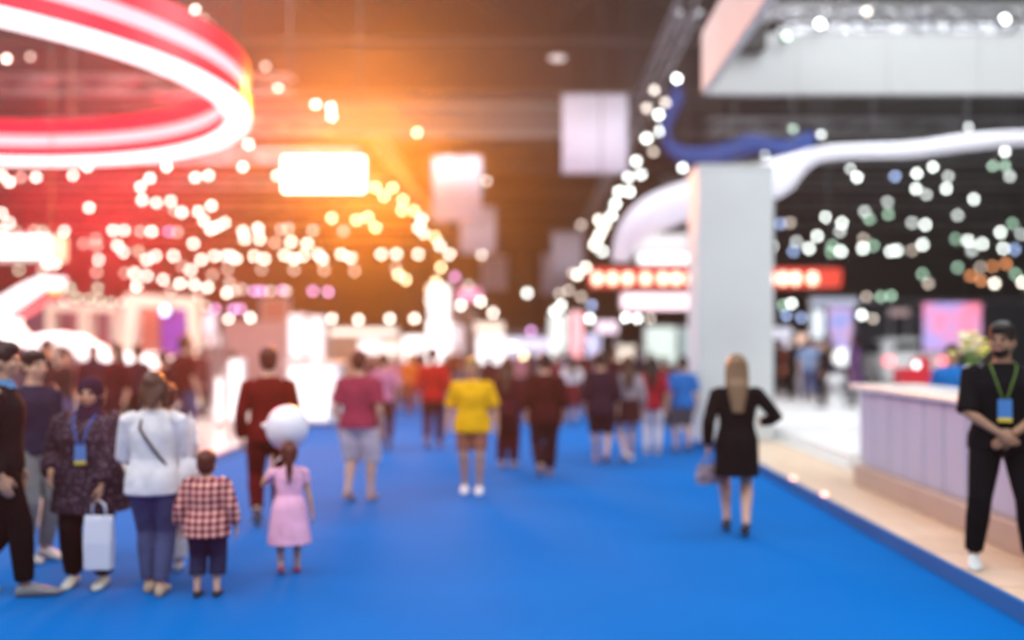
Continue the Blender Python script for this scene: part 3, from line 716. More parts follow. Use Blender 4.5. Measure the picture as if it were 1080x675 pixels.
lightbox(214, 330, 228, 352, 29, (.9, .7, 1), .6, 'small oval-looking lilac lit sign beside the cream portal', 'sign', 'lit_sign', True, .1, foot=.083)
wallpanel(186, 280, 372, 33, mat('rose_wall', (.42, .24, .27), .6, var=.08), 'low rose-grey wall behind the red-tinted crowd')
# centre left far stands
for q in ((346, 346, 420, 354, 40, CRM, 1.2, 'long thin cream lit fascia left of the white tower', 'fascia', 'lit_fascia'), (378, 358, 404, 374, 38, W1, 1.3, 'white lit sign below the long cream fascia', 'sign', 'lit_sign'),
          (404, 360, 424, 378, 42, CRM, 1.4, 'small cream lit sign next to the white tower', 'sign', 'lit_sign'), (425, 354, 449, 381, 41, W1, 2.0, 'bright white light box touching the white tower', 'light box', 'light_box'),
          (450, 336, 476, 386, 34, W1, 2.2, 'tall white glowing tower of two stacked blocks at the end of the aisle', 'tower', 'lit_tower'), 
          (476, 342, 489, 376, 37, PK, .7, 'slim pinkish lit panel just past the white tower', 'light box', 'light_box'), (503, 353, 534, 384, 36, W1, 1.8, 'white light box below a red band, past the white tower', 'light box', 'light_box'),
          (500, 340, 532, 351, 36.7, (1, .75, .55), 1.2, 'warm lit fascia with red edge above the white light box', 'fascia', 'lit_fascia'), (536, 356, 580, 376, 46, (.75, .7, 1), 1.1, 'blue-violet lit stand front at the far end of the aisle', 'light box', 'light_box'),
          (601, 328, 616, 378, 38, (1, .28, .32), 1.3, 'tall glowing coral-pink banner light box', 'light box', 'light_box'), (579, 332, 598, 378, 42, (.92, 1, .95), 1.0, 'pale lit column beside the coral-pink light box', 'light box', 'light_box'),
          (618, 352, 634, 382, 36, (.6, .6, 1), 1.2, 'small blue-violet screen beside the coral-pink light box', 'screen', 'led_screen'), (628, 338, 652, 352, 34, (1, .7, .9), 1.2, 'small pink lit sign right of the coral light box', 'sign', 'lit_sign'),
          (648, 364, 672, 382, 36, (1, .85, .65), .9, 'small cream lit sign below the pink-white strip', 'sign', 'lit_sign'), (680, 344, 714, 384, 35, (.75, .95, .85), .75, 'pale green lit screen below the pink-white strip', 'screen', 'led_screen'),
          (717, 344, 732, 380, 35.5, (.25, .5, .5), .5, 'dark teal lit panel beside the pale green screen', 'screen', 'led_screen')):
    tw = lightbox(*q[:7], q[7], q[8], q[9], True, .4, light=q[6] > 1.7)
    if q[9] == 'lit_tower':
        z_ = at(0, 334, 34).z-tw.location.z; h_ = at(0, 300, 34).z-tw.location.z
        obj('upper_block', BX((-.36, .02, z_), (.36, .38, h_)), M_offw, tw, bevel=.02); obj('upper_lit_face', BX((-.33, -.01, z_+.04), (.33, .018, h_-.04)), glow('tower', W1, 2.0, True), tw)
        obj('collar', BX((-.30, .05, z_-.08), (.30, .35, z_)), M_alu, tw)
bm = BX((0, 0, 0), (1, 1, 1)); bm.free()
wallpanel(340, 440, 356, 44, mat('peach_wall', (.60, .36, .26), .6, var=.08), 'peach stand wall under the long cream fascia')
wallpanel(478, 500, 330, 47, mat('brown_wall', (.20, .09, .06), .6, var=.08), 'dark brown stand wall between the white tower and the white light box')
tag(obj('sign_board', BX((at(483, 305, 47).x, 46.6, at(0, 318, 47).z), (at(508, 305, 47).x, 46.9, at(0, 305, 47).z)), glow('magenta', (1, .12, .45), .9)), 'small magenta sign hanging above the brown wall', 'sign')
wallpanel(536, 600, 352, 52, mat('violet_wall', (.16, .12, .30), .6, var=.08), 'dusky violet stand wall closing the end of the aisle')
# right centre: bulb sign, white sign, strip
bs = empty('marquee_sign', (0, 24, 0), 0, 'long red marquee fascia studded with round warm bulbs behind the tower', 'sign')
a, b = at(622, 283, 24), at(888, 303, 24)
obj('case', BX((a.x, 0, b.z), (b.x, .35, a.z)), mat('marquee_red', (.55, .03, .02), .5, emit=.35, ecol=(1, .12, .05)), bs, bevel=.02)
for px in (630, 646, 662, 681, 699, 713, 728, 748, 772, 793, 813, 826, 839, 857):
    p = at(px, 294, 23.95); bm = bmesh.new(); ball(bm, (p.x, -.06, p.z), (.12, .10, .15), None, 14)
    obj('bulb', bm, glow('marquee', (1, .72, .42), 2.4), bs, True)
for sx in (1.7, 4.5, 7.2): obj('cable', TB([(sx, .17, a.z), (sx, .17, HZ+.2)], .012, 6), M_cable, bs)
lightbox(672, 267, 731, 279, 26, (1, 1, 1), 1.6, 'slim white lit strip sign above the red marquee', 'sign', 'lit_sign', 'hang')
lightbox(662, 246, 731, 267, 27, (.75, .68, .72), .45, 'grey-lilac panel hanging above the slim white strip sign', 'board', 'hanging_board', 'hang')
lightbox(655, 309, 729, 327, 27.8, (1, .62, .70), 1.9, 'pink-white glowing strip sign below the red marquee', 'sign', 'lit_sign', 'hang')
# right far stands
lightbox(811, 345, 836, 372, 30, (.62, .60, .85), .6, 'lilac lit panel just right of the grey tower', 'screen', 'led_screen', True, .3, foot=.286)
lightbox(839, 352, 853, 363, 28, (1, .38, .12), 1.0, 'small orange lit sign right of the grey tower', 'sign', 'lit_sign', True, .2, foot=.286)
lightbox(856, 326, 874, 384, 29, (.72, .85, 1), .95, 'tall pale blue lit panel beside the patterned screen', 'light box', 'light_box', True, .3, foot=.286)
lightbox(872, 322, 900, 372, 28.5, tex_mat('patterned_screen', 'noise', (.28, .36, .78), (.72, .42, .62), 1.6, emit=.45), 0, 'lilac screen with faint pink pattern beside the pale blue panel', 'screen', 'led_screen', True, .3, M_black, foot=.286)
lightbox(855, 314, 905, 323, 30, (.12, .22, .55), .5, 'dark blue lit fascia above the patterned screen', 'fascia', 'lit_fascia', 'hang')
wallpanel(900, 1100, 318, 34.5, mat('slate_wall', (.022, .028, .042), .6, var=.1), 'dark slate stand wall behind the counter', z0=0)
lightbox(972, 318, 1036, 372, 25, tex_mat('pink_screen', 'noise', (.42, .34, .72), (.95, .22, .30), 1.1, emit=.45), 0, 'large pink and violet screen above the flower vase', 'screen', 'led_screen', True, .2, M_black, foot=.286)
lightbox(938, 326, 960, 333, 34.25, (.6, .2, .2), .5, 'thin dull red lit strip on the dark slate wall', 'sign', 'lit_sign', True, .1)
def globe(px, py, Y, r, label, z0):
    p = at(px, py, Y); o = empty('globe_lamp', (p.x, Y, z0), 0, label, 'lamp')
    bm = bmesh.new(); ball(bm, (0, 0, p.z-z0), r, None, 24); obj('globe', bm, glow('globe', (.95, 1, 1), 1.1), o, True)
    obj('pole', TB([(0, 0, .02), (0, 0, p.z-z0-r*.9)], .03, 10), M_alu, o); obj('foot', lathe([(.2, 0), (.2, .015), (.05, .03)], 20), M_alu, o, True)
globe(888, 377, 24, .21, 'white globe floor lamp on the glossy white display floor', .28)
tb = empty('stool', (at(881, 400, 23).x, 23, .28), 0, 'white rounded stool standing below the globe lamp', 'stool')
obj('seat', lathe([(.14, .42), (.22, .48), (.235, .56), (.20, .62), (.1, .64)], 24), M_white, tb, True); obj('base', lathe([(.2, 0), (.19, .02), (.08, .1), (.09, .42)], 24), M_white, tb, True)
# white car seen from behind
car = empty('car', (at(948, 0, 29.5).x, 29.5, .28), math.radians(-8), 'white hatchback on the display floor beyond the counter, rear lamps lit red', 'car')
prof = [(-2.0, .28), (-2.08, .62), (-2.05, .95), (-1.95, 1.02), (-1.62, 1.42), (-1.1, 1.52), (-.2, 1.52), (.35, 1.40), (1.0, 1.02), (1.75, .90), (2.05, .72), (2.1, .45), (2.0, .28)]
bm = bmesh.new(); rs = []
for x, k in ((-.86, .93), (-.82, .97), (-.6, 1), (0, 1.01), (.6, 1), (.82, .97), (.86, .93)):
    rs.append([V((x*(1 if z < 1.0 else 1-.28*(z-1.0)), y_*k, .28+(z-.28)*(1-(1-k)*1.2))) for y_, z in prof])
rings(bm, rs); obj('shell', bm, mat('car_white', (.78, .79, .80), .2, .6), car, True)
gm = mat('car_glass', (.02, .025, .03), .08, .6)
obj('rear_window', prism([(-.58, 1.06), (.58, 1.06), (.50, 1.38), (-.50, 1.38)], 'y', -.01, .01), gm, car).location = (0, -1.84, 0)
car.children[-1].rotation_euler = (0, 0, 0)
for sx in (-1, 1):
    obj('side_window', prism([(-1.4, 1.06), (.75, 1.06), (.3, 1.36), (-1.2, 1.4)], 'x', sx*.80-.03, sx*.80+.03), gm, car)
    obj('tail_lamp', BX((sx*.72-.12, -2.12, .80), (sx*.72+.12, -1.98, .98)), glow('tail', (1, .04, .06), 2.5), car, bevel=.03)
    for y_ in (-1.3, 1.3):
        bm = bmesh.new(); rings(bm, [[V((sx*.80+dx, y_+r*math.cos(2*PI*i/24), .31+r*math.sin(2*PI*i/24))) for i in range(24)] for dx, r in ((-.1, .26), (-.09, .31), (.09, .31), (.1, .26))])
        w = obj('wheel', bm, mat('tyre', (.02, .02, .02), .8), car, True)
        bm = bmesh.new(); rings(bm, [[V((sx*.905+dx, y_+r*math.cos(2*PI*i/20), .31+r*math.sin(2*PI*i/20))) for i in range(20)] for dx, r in ((-.02, .2), (.0, .2), (.012, .07))]); obj('hub', bm, M_alu, w, True)
obj('bumper', BX((-.80, -2.16, .32), (.80, -2.0, .55)), M_offw, car, bevel=.05)
obj('number_plate', BX((-.26, -2.14, .66), (.26, -2.10, .78)), M_offw, car)
# red display box with a light on the counter side
rd = empty('display_stand', (at(962, 0, 15).x, 15, .30), 0, 'red display stand with a white lamp behind the counter end', 'display')
hz = at(0, 388, 15).z-.30
obj('cabinet', BX((-.22, -.2, 0), (.22, .2, hz)), mat('display_red', (.6, .02, .04), .4), rd, bevel=.02)
obj('riser', BX((.05, -.1, hz), (.24, .15, hz+.16)), mat('display_red', (.6, .02, .04), .4), rd, bevel=.02)
bm = bmesh.new(); ball(bm, (0, -.17, hz+.05), .05, None, 16); obj('lamp', bm, glow('display_lamp', (1, .97, .97), 3), rd, True)

# ------------------------------------------------------------------ the people
HH = {}
blk, wht = cloth('black', (.006, .006, .008)), cloth('white', (.74, .70, .72))
denim = cloth('denim', (.07, .085, .19)); navy = cloth('navy', (.018, .022, .05))
walk = ((-.05, .10, 0), (.05, -.12, .5)); walk2 = ((-.05, -.12, .5), (.05, .10, 0))
# left foreground group
person('person in black with grey shoes, at the very edge beside the man in navy', 2, 628, 1.66, yaw=-PI/2+.3, top=cloth('charcoal', (.01, .01, .013)), sleeve=.97, bottom=blk, shoe=(.22, .22, .23), feet=((-.05, -.13, .35), (.05, .09, 0)), collar=cloth('sky', (.08, .22, .42)), hc='black', sk='tan', build=1.1)
person('man in navy jacket and grey trousers, face turned aside, behind the person in black', 36, 590, 1.60, yaw=-PI/2-.5, top=navy, sleeve=.98, bottom=cloth('greytrouser', (.20, .21, .22)), hc='black', sk='light', face=True, shoe=(.5, .5, .5)); HH['navy'] = dict(HAND)
c_ = person('woman in dark headscarf and dark flecked tunic with lanyard, facing the camera', 95, 616, 1.41, yaw=PI+.1, sk='tan', hair='hijab', top=tex_mat('flecked_tunic', 'spots', (.20, .12, .18), (.022, .012, .024), 42, .9), sleeve=.97, hem=.36, loose=.16, bottom=blk, bloose=.006,
       shoe=(.6, .58, .52), face=True, build=1.35, arms={'L': ((-.09, .15, .45), None, None), 'R': ((.14, .12, .56), None, None)}, feet=((-.075, .03, 0), (.075, 0, 0)),
       lanyard=(cloth('lanyard_blue', (.05, .12, .4)), mat('badge_blue', (.10, .22, .5), .4), mat('badge_yellow', (.65, .5, .05), .4))); HH['scarf'] = dict(HAND)
d_ = person('woman in white shirt and blue jeans with a dark bag strap, seen from behind', 162, 627, 1.46, yaw=.15, hair='bob', hc='brown', top=wht, sleeve=.6, hem=.455, loose=.035, bottom=denim, bloose=.0, shoe=(.50, .36, .26), feet=((-.03, .05, 0), (.035, -.03, 0)), build=1.0,
       strap=(M_black, 1), arms={'L': ((-.09, .17, .60), None, None), 'R': ((.09, .17, .60), None, None)}); HH['white'] = dict(HAND)
person('teenager in white T-shirt and pale trousers, behind the woman in white', 176, 603, 1.36, yaw=.3, hair='short', hc='redbrown', top=wht, sleeve=.4, bottom=cloth('palegrey', (.5, .5, .55)), bloose=.012, shoe=(.5, .5, .52))
person('small boy in red plaid shirt and dark shorts, seen from behind', 218, 630, .955, yaw=.1, child=True, hair='short', hc='redbrown', top=tex_mat('plaid', 'plaid', (.02, .02, .07), (.78, .50, .44), 7, .85), sleeve=.9, hem=.42, loose=.12, bottom=cloth('navyshort', (.02, .025, .07)), blen=.78, bloose=.012,
       shoe=(.02, .02, .025), vox=.0065, build=1.15, arms={'L': ((-.19, .02, .47), None, None), 'R': ((.19, .02, .47), None, None)}, feet=((-.065, 0, 0), (.065, 0, 0)))
f_ = person('little girl in pale pink dress with a long ponytail, holding up a white balloon', 305, 606, .945, yaw=.25, child=True, hair='ponytail', hc='redbrown', top=cloth('pinkdress', (.80, .42, .60)), sleeve=.2, hem=.5, skirt=cloth('pinkdress', (.80, .42, .60)), skirt_hem=.24, flare=.05,
       shoe=(.35, .03, .08), vox=.0065, arms={'L': ((-.13, .16, .80), (-.6, .2, -1), (-.1, .1, 1)), 'R': ((.17, .03, .46), None, None)}, feet=((-.06, -.03, .2), (.06, .05, 0)), build=1.05); HH['girl'] = dict(HAND)
person('man in dark red jacket and dark red trousers, walking away behind the girl in pink', 283, 553, 1.615, yaw=.25, hc='redbrown', top=cloth('veilred', (.13, .006, .008)), sleeve=.97, hem=.47, bottom=cloth('veilredtr', (.075, .004, .006)), shoe=(.03, .008, .008), feet=((-.06, -.12, .5), (.055, .06, 0)), build=1.15)  # dark clothes coloured red to stand in for the glow veil
person('man in magenta T-shirt and pale shorts, walking away', 379, 529, 1.575, yaw=-.15, hc='redbrown', top=cloth('magenta', (.30, .03, .075)), sleeve=.42, hem=.49, loose=.04, bottom=cloth('paleshort', (.66, .56, .58)), blen=.56, bloose=.012, shoe=(.40, .22, .17), feet=((-.07, -.04, .2), (.06, .05, 0)), build=1.15); HH['magenta'] = dict(HAND)
person('person in pink shirt and dark trousers, half hidden by the man in magenta', 405, 474, 1.50, yaw=.1, hc='redbrown', top=cloth('pink', (.62, .22, .36)), bottom=cloth('maroontr', (.06, .012, .02)), feet=walk)
person('person in orange shirt and yellow cap, in the distance past the pink shirt', 432, 436, 1.42, yaw=PI-.2, hair='cap', hc='yellow', top=cloth('orange', (.62, .13, .02)), bottom=cloth('rust', (.22, .05, .03)), feet=walk)
person('man in bright red shirt and dark trousers, walking away up the aisle', 457, 473, 1.585, yaw=0, hc='redbrown', top=cloth('red', (.55, .012, .018)), sleeve=.6, hem=.47, bottom=cloth('maroontr', (.06, .012, .02)), shoe=(.25, .08, .05), feet=walk2, build=1.1)
person('person in yellow T-shirt with white shoes, walking towards the camera', 498, 519, 1.49, yaw=PI, hair='short', hc='blond', face=True, sk='tan', top=cloth('yellow', (.82, .44, .012)), sleeve=.46, hem=.45, loose=.08, bottom=cloth('brownshort', (.26, .10, .07)), blen=.42, shoe=(.85, .82, .84), feet=((-.055, .03, 0), (.055, -.02, 0)), build=1.15, arms={'L': ((-.185, .03, .49), None, None), 'R': ((.185, .03, .49), None, None)})
person('woman in maroon dress with long brown hair, beside the yellow T-shirt', 535, 493, 1.46, yaw=-.2, hair='long', hc='brown', top=cloth('maroon', (.07, .008, .022)), sleeve=.9, hem=.46, bottom=cloth('maroon2', (.05, .006, .014)), bloose=.01, shoe=(.42, .24, .14))
person('broad man in dark maroon T-shirt and black trousers, walking away', 575, 503, 1.525, yaw=.1, hc='black', top=cloth('darkmaroon', (.045, .006, .010)), sleeve=.6, hem=.44, loose=.06, bottom=cloth('plumtr', (.03, .01, .018)), bloose=.008, shoe=(.3, .14, .08), build=1.22, feet=walk2)
person('person in white shirt and dark red skirt, far up the aisle', 603, 448, 1.40, yaw=0, hair='long', hc='brown', top=wht, skirt=cloth('redskirt', (.12, .012, .02)), skirt_hem=.28, feet=walk)
person('man in dark plum shirt and shorts, walking away beside the woman in grey', 634, 489, 1.53, yaw=-.1, hc='black', top=cloth('plum', (.03, .012, .03)), sleeve=.7, hem=.44, loose=.04, bottom=cloth('plumtr', (.03, .01, .018)), blen=.5, bloose=.01, shoe=(.4, .2, .16), build=1.12, feet=walk)
person('woman in grey top and dark skirt with long hair, walking away', 662, 487, 1.48, yaw=.1, hair='long', hc='brown', top=cloth('grey', (.34, .29, .33)), sleeve=.9, hem=.52, skirt=cloth('darkskirt', (.05, .014, .02)), skirt_hem=.37, flare=.02, shoe=(.75, .68, .68), feet=walk2)
person('woman in red top and white trousers, beyond the woman in grey', 688, 479, 1.46, yaw=-.15, hair='long', hc='black', top=cloth('crimson', (.34, .015, .03)), sleeve=.5, hem=.45, bottom=cloth('whitetr', (.72, .66, .68)), shoe=(.6, .55, .55))
person('man in blue T-shirt and dark grey shorts, beside the grey tower', 720, 477, 1.45, yaw=.15, hc='black', top=cloth('blue', (.012, .15, .50)), sleeve=.45, hem=.47, loose=.04, bottom=cloth('greyshort', (.11, .11, .13)), blen=.5, bloose=.012, shoe=(.04, .04, .06), feet=((-.06, .03, 0), (.06, -.03, .2)), build=1.1)
t_ = person('woman in black dress with long ash-blond hair and heels, walking away', 777, 566, 1.555, yaw=-.12, hair='long', hc='ash', top=blk, sleeve=.97, hem=.46, skirt=blk, skirt_hem=.335, flare=.006, shoe=(.012, .012, .014), heels=True, feet=((-.045, .10, .25), (.045, -.06, .3)),
       arms={'L': ((-.155, .02, .50), None, None), 'R': ((.15, .13, .62), (.9, -1, -.2), (.1, 1, .1))}, build=1.06); HH['dress'] = dict(HAND)
u_ = person('bearded man in black shirt with lanyard, hands clasped beside the counter', 1057, 597, 1.675, z0=.12, yaw=PI-.35, head=(-.35, 0), hair='short', hc='black', beard=True, face=True, sk='brown', top=blk, sleeve=.5, hem=.48, loose=.03, bottom=blk, shoe=(.62, .66, .66), build=1.18,
       arms={'L': ((-.025, .125, .55), (-1, -.3, -.2), (.75, .25, -.5)), 'R': ((.03, .145, .56), (1, -.3, -.2), (-.75, .2, -.5)), 'curl': .45, 'N': (0, -1, 0)}, feet=((-.11, 0, 0), (.11, .02, 0)),
       lanyard=(cloth('lanyard_green', (.10, .16, .04)), mat('badge_sky', (.06, .20, .5), .4), mat('badge_yellow', (.65, .5, .05), .4)))
person('person in blue top behind the counter, near the flower vase', 1004, 0, 1.52, z0=.12, Y=11.75, X=4.97, yaw=PI-.4, hc='black', sk='tan', face=True, top=cloth('blue', (.012, .15, .50)), bottom=navy)
# crowd: a few figures copied and dressed differently
protos = [person('person in dark clothes standing on the white stand floor', 836, 0, 1.56, z0=.284, Y=24.5, X=6.45, yaw=.6, hc='black', top=cloth('charcoal', (.01, .01, .013)), sleeve=.95, bottom=blk, vox=.012, fingers=False),
          person('woman in mauve top with dark hair on the white stand floor', 0, 0, 1.5, z0=.284, Y=25.5, X=7.55, yaw=2.6, hair='long', hc='black', top=cloth('mauve', (.20, .10, .20)), sleeve=.7, bottom=cloth('plumtr', (.03, .01, .018)), vox=.012, fingers=False),
          person('man in brown shirt and blue trousers on the white stand floor', 0, 0, 1.6, z0=.284, Y=26.5, X=8.2, yaw=-.8, hc='brown', top=cloth('brownshirt', (.14, .07, .045)), bottom=denim, vox=.012, fingers=False, feet=walk),
          person('person in purple tunic beside the globe lamp', 0, 0, 1.55, z0=.284, Y=21.5, X=7.15, yaw=1.2, hair='hijab', top=cloth('purple', (.12, .05, .16)), sleeve=.95, hem=.3, loose=.1, bottom=blk, vox=.012, fingers=False)]
protos[0].location.x = at(836, 0, 24.5).x; protos[1].location.x = at(860, 0, 25.5).x; protos[2].location.x = at(874, 0, 26.5).x; protos[3].location.x = at(901, 0, 21.5).x
CW = {'dark red': (.10, .012, .016), 'maroon': (.05, .008, .015), 'wine': (.14, .02, .035), 'dark plum': (.04, .014, .03), 'rose': (.42, .18, .22), 'white': (.68, .62, .64), 'charcoal': (.02, .018, .022), 'pale blue': (.20, .28, .45), 'rust': (.26, .06, .03), 'black': (.008, .008, .01)}
BT = {k: cloth('crowd_'+k.replace(' ', '_'), v) for k, v in CW.items()}
def crowd(i, px, Y, z0, colour, label, group, sc=1.0, yaw=None):
    o = copy_tree(protos[i % 4]); o.location = ((px-CX)*Y/F, Y, z0); o.rotation_euler = (0, 0, yaw if yaw is not None else random.uniform(-PI, PI)); o.scale = (sc, sc, sc)
    tag(o, label, 'person', group)
    for c in o.children:
        if c.name.startswith('shirt') or (colour == 'white' and c.name.startswith('trousers')):
            c.material_slots[0].link = 'OBJECT'; c.material_slots[0].material = BT[colour]
for j, (px, Y, col, where) in enumerate([(172, 14.6, 'maroon', 'directly before the salmon panel'), (198, 17.2, 'wine', 'before the purple screen'), (195, 15.0, 'dark red', 'beside the white bar table'), (214, 20.9, 'dark plum', 'right of the cream portal'),
        (145, 15.4, 'dark plum', 'before the slanting cream post'), (122, 14.4, 'maroon', 'under the low end of the glowing rail'),
        (68, 14.8, 'charcoal', 'under the arrow-shaped arch'), (98, 16.6, 'dark plum', 'under the middle of the glowing rail'), (50, 16.2, 'charcoal', 'behind the man in navy'), (246, 21.5, 'white', 'behind the white display boards'), (200, 20, 'dark red', 'far back beside the cream portal')]):
    crowd(j, px, Y, .083, col, f'person in {col} top {where}', 'crowd on the left stand floor', .93+.06*(j % 3))
for j, (px, Y, col) in enumerate([(418, 27, 'rose'), (470, 26, 'dark red'), (481, 30, 'rust'), (516, 24, 'maroon'), (548, 27, 'rose'), (560, 32, 'dark plum'), (588, 22, 'wine'), (596, 34, 'pale blue'), (616, 26, 'dark red'), (625, 30, 'white'), (648, 23, 'maroon'), (673, 21, 'charcoal'), (700, 19, 'wine'), (686, 26, 'rose'), (442, 33, 'wine'), (392, 24, 'maroon'), (528, 38, 'pale blue'), (572, 40, 'white')]):
    near = {418: 'past the orange shirt', 470: 'behind the red shirt', 481: 'behind the yellow T-shirt, far off', 516: 'between yellow T-shirt and maroon dress', 548: 'behind the maroon dress', 560: 'far behind the broad man in maroon', 588: 'just past the broad man in maroon', 596: 'far off beyond the white shirt', 616: 'beside the far white shirt', 625: 'far off under the coral light box', 648: 'behind the man in plum', 673: 'behind the woman in grey', 700: 'between red top and blue T-shirt', 686: 'far off by the grey tower', 442: 'far off under the white tower', 392: 'past the pink shirt', 528: 'farthest off under the white light box', 572: 'farthest off at the end of the aisle'}[px]
    crowd(j, px, Y, 0, col, f'distant person in {col} top, {near}', 'distant people on the aisle carpet', .90+.05*(j % 3), yaw=random.choice((0, PI))+random.uniform(-.4, .4))
for j, (px, Y, col) in enumerate([(818, 25.5, 'charcoal'), (848, 26.6, 'white'), (853, 23.2, 'pale blue'), (824, 28, 'rust'), (869, 21.3, 'black')]):
    crowd(j, px, Y, .284, col, f'visitor in {col} top right of the grey tower, ' + {818: 'touching its edge', 848: 'before the orange sign', 853: 'nearest the pale blue panel', 824: 'farthest back', 869: 'nearest the stool'}[px], 'visitors on the white display floor', .95)

# ------------------------------------------------------------------ things people hold
g0 = HH['girl']['L']
bl = empty('balloon', g0, 0, 'round white balloon on a stick above the girl in pink', 'balloon')
cB = at(303, 451, g0.y+.05)-g0
bm = bmesh.new(); ball(bm, cB, (.155, .15, .165), None, 28); tube(bm, [cB+V((-.12, 0, .01)), cB+V((-.17, 0, .015))], [.06, .02], 12); o = obj('envelope', bm, mat('balloon_white', (.80, .78, .85), .3, .5), bl, True)
obj('knot', TB([cB+V((0, 0, -.19)), cB+V((0, 0, -.155))], [.018, .006], 10), mat('balloon_white', (.8, .78, .85)), bl)
obj('stick', TB([V((0, 0, -.06)), cB+V((0, 0, -.18))], .006, 8), M_white, bl)
def bag(name, top, w, h, d, m, label, rz=0, hh=.10):
    """top: where the hand or shoulder carries the handles"""
    r = empty(name, V(top)-V((0, 0, hh)), rz, label, 'bag'); bm = bmesh.new()
    rs = [[V((sx*w/2*k, sy*d/2*kk, z)) for sx, sy in ((-1, -1), (1, -1), (1, 1), (-1, 1))] for z, k, kk in ((-h, .92, 1), (-h*.5, 1, 1.0), (-.03, 1, .5), (0, 1, .25))]
    rings(bm, rs); obj('pouch', bm, m, r, bevel=.015)
    for s in (-1, 1):
        obj('handle', TB([(-w*.25, s*d*.1, -.01), (-w*.2, s*d*.08, hh*.7), (0, s*d*.05, hh), (w*.2, s*d*.08, hh*.7), (w*.25, s*d*.1, -.01)], .006, 8), m, r, True)
    return r
bag('shopping_bag', HH['scarf']['L'], .19, .36, .08, mat('bag_white', (.72, .72, .82), .5), 'white paper shopping bag held by the woman in the dark headscarf')
bag('shopping_bag', HH['navy']['L'], .12, .26, .07, mat('bag_white2', (.75, .76, .74), .5), 'small white bag in the hand of the man in navy', 1.2)
bag('handbag', HH['dress']['L'], .21, .17, .09, tex_mat('bag_mauve', 'noise', (.20, .14, .18), (.42, .33, .38), 18, .5), 'small mauve-grey handbag carried by the woman in the black dress', .5, .07)
bag('shoulder_bag', HH['magenta']['LS']+V((-.06, 0, 0)), .11, .17, .06, mat('bag_white', (.72, .72, .82)), 'little white bag hanging from the shoulder of the man in magenta', 0, .30)
bag('shoulder_bag', HH['white']['RS']+V((.05, 0, 0)), .13, .2, .07, wht, 'white shoulder bag hanging by the side of the woman in white', 0, .30)

# ------------------------------------------------------------------ light
def area(name, loc, rot, sx, sy, power, col=(1, 1, 1)):
    l = bpy.data.lights.new(name, 'AREA'); l.shape = 'RECTANGLE'; l.size = sx; l.size_y = sy; l.energy = power; l.color = col
    o = bpy.data.objects.new(name, l); C.objects.link(o); o.location = loc; o.rotation_euler = rot; return o
def spot(name, loc, aim, power, col, ang=100, rad=.15, blend=.8):
    l = bpy.data.lights.new(name, 'SPOT'); l.energy = power; l.color = col; l.spot_size = math.radians(ang); l.spot_blend = blend; l.shadow_soft_size = rad
    o = bpy.data.objects.new(name, l); C.objects.link(o); o.location = loc; o.rotation_euler = (V(aim)-V(loc)).to_track_quat('-Z', 'Y').to_euler(); return o
K = .26
area('hall_light_near', (0, 1, 9.2), (math.radians(18), 0, 0), 16, 4, 4600*K, (.93, .97, 1))
area('front_fill_behind', (3, -7, 8.0), (math.radians(68), 0, 0), 18, 3, 2300*K, (.97, .99, 1))  # added front fill for surfaces that face the camera
area('hall_light_right', (7, 9, 9.2), (math.radians(10), math.radians(10), 0), 10, 6, 3000*K, (.96, .99, 1))
area('hall_light_middle', (0, 17, 9.5), (math.radians(15), 0, 0), 12, 4, 3000*K, (.95, .98, 1))
area('hall_light_far', (-7, 35.2, 11.6), (math.radians(38), 0, 0), 18, 3, 5000*K)
area('floor_fill_left', (-10, 19, 9.6), (0, 0, 0), 8, 5, 5000*K, (1, .97, .97))  # unseen fill, added to overexpose the white stand floor
area('stand_light_right', (8.5, 20, 9.8), (0, 0, 0), 8, 5, 4200*K, (.92, .97, 1))
area('wall_fill_far', (-10, 27, 12.0), (math.radians(28), 0, 0), 14, 4, 900*K, (1, .80, .72))  # warm fill added out of frame to brighten the far left walls
area('hall_light_left', (-8, 6, 9.0), (0, math.radians(-48), 0), 6, 8, 2800*K, (.90, .96, 1))
AMB = (1, .27, .012); REDC = (1, .02, .045)
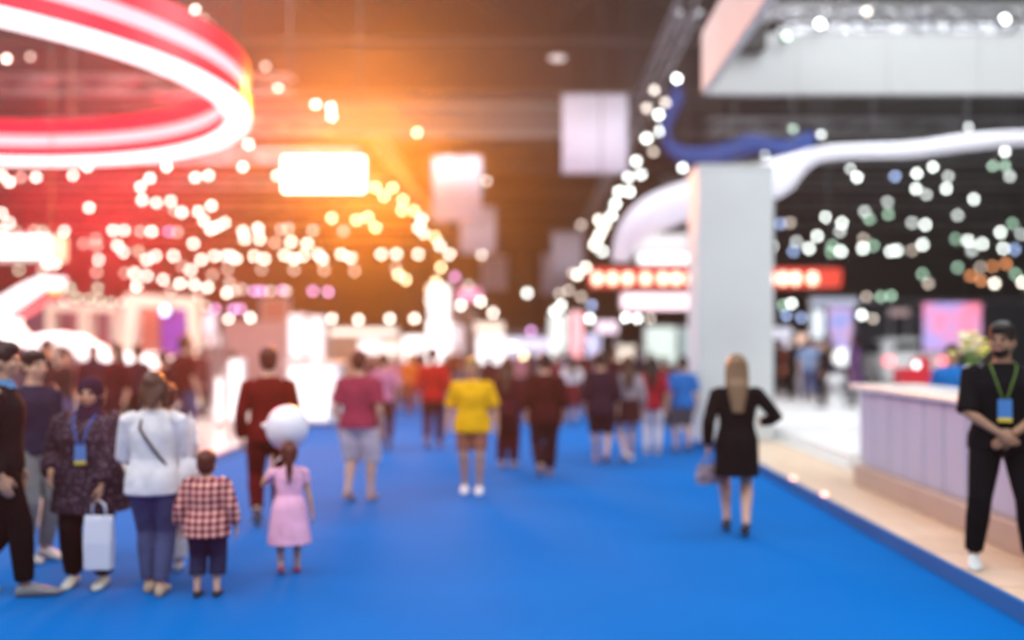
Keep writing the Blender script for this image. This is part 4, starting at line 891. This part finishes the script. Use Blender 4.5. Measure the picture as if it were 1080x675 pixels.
spot('amber_flare_spot', tuple(at(388, 178, 30)), (-9.0, 0, 6.5), 36000, AMB, 78, 2.4, 1.0)  # added spot, imitates the orange lens-flare glow in the haze
spot('red_flare_spot', tuple(at(120, 230, 34)), (-13, 0, 10), 19000, REDC, 84, 3.0, 1.0)  # added spot for the red part of the flare veil
spot('red_flare_spot', tuple(at(210, 110, 34)), (-10, 0, 11), 19000, REDC, 84, 3.0, 1.0)  # second added red spot, spreads the flare tint higher up
# world: dim, with a thin haze added to carry the lens-flare veil
w = bpy.data.worlds.new('World'); bpy.context.scene.world = w; w.use_nodes = True
w.node_tree.nodes['Background'].inputs[0].default_value = (.02, .02, .025, 1)
vs = w.node_tree.nodes.new('ShaderNodeVolumeScatter'); vs.inputs['Color'].default_value = (1, 1, 1, 1); vs.inputs['Density'].default_value = .0020; vs.inputs['Anisotropy'].default_value = .8
w.node_tree.links.new(vs.outputs[0], w.node_tree.nodes['World Output'].inputs['Volume'])

# ------------------------------------------------------------------ camera
cam = bpy.data.cameras.new('camera'); co = bpy.data.objects.new('camera', cam); C.objects.link(co)
co.location = (0, 0, EYE); co.rotation_euler = (PI/2, 0, 0)
cam.sensor_width = 36; cam.lens = 36*F/1080
cam.shift_x = -(CX-540)/1080; cam.shift_y = (CY-337.5)/1080
cam.clip_end = 300
cam.dof.use_dof = True; cam.dof.focus_distance = 4.2; cam.dof.aperture_fstop = .0350/(2*.0325); cam.dof.aperture_blades = 0
sc = bpy.context.scene; sc.camera = co
sc.view_settings.view_transform = 'Standard'; sc.view_settings.look = 'None'; sc.view_settings.gamma = 1; sc.view_settings.use_curve_mapping = False
sc.view_settings.exposure = 0
cy = sc.cycles
cy.use_denoising = True; cy.denoiser = 'OPENIMAGEDENOISE'; cy.use_adaptive_sampling = False
cy.max_bounces = 5; cy.diffuse_bounces = 3; cy.glossy_bounces = 2; cy.volume_bounces = 0; cy.sample_clamp_indirect = 2.5; cy.sample_clamp_direct = 0
cy.caustics_reflective = False; cy.caustics_refractive = False
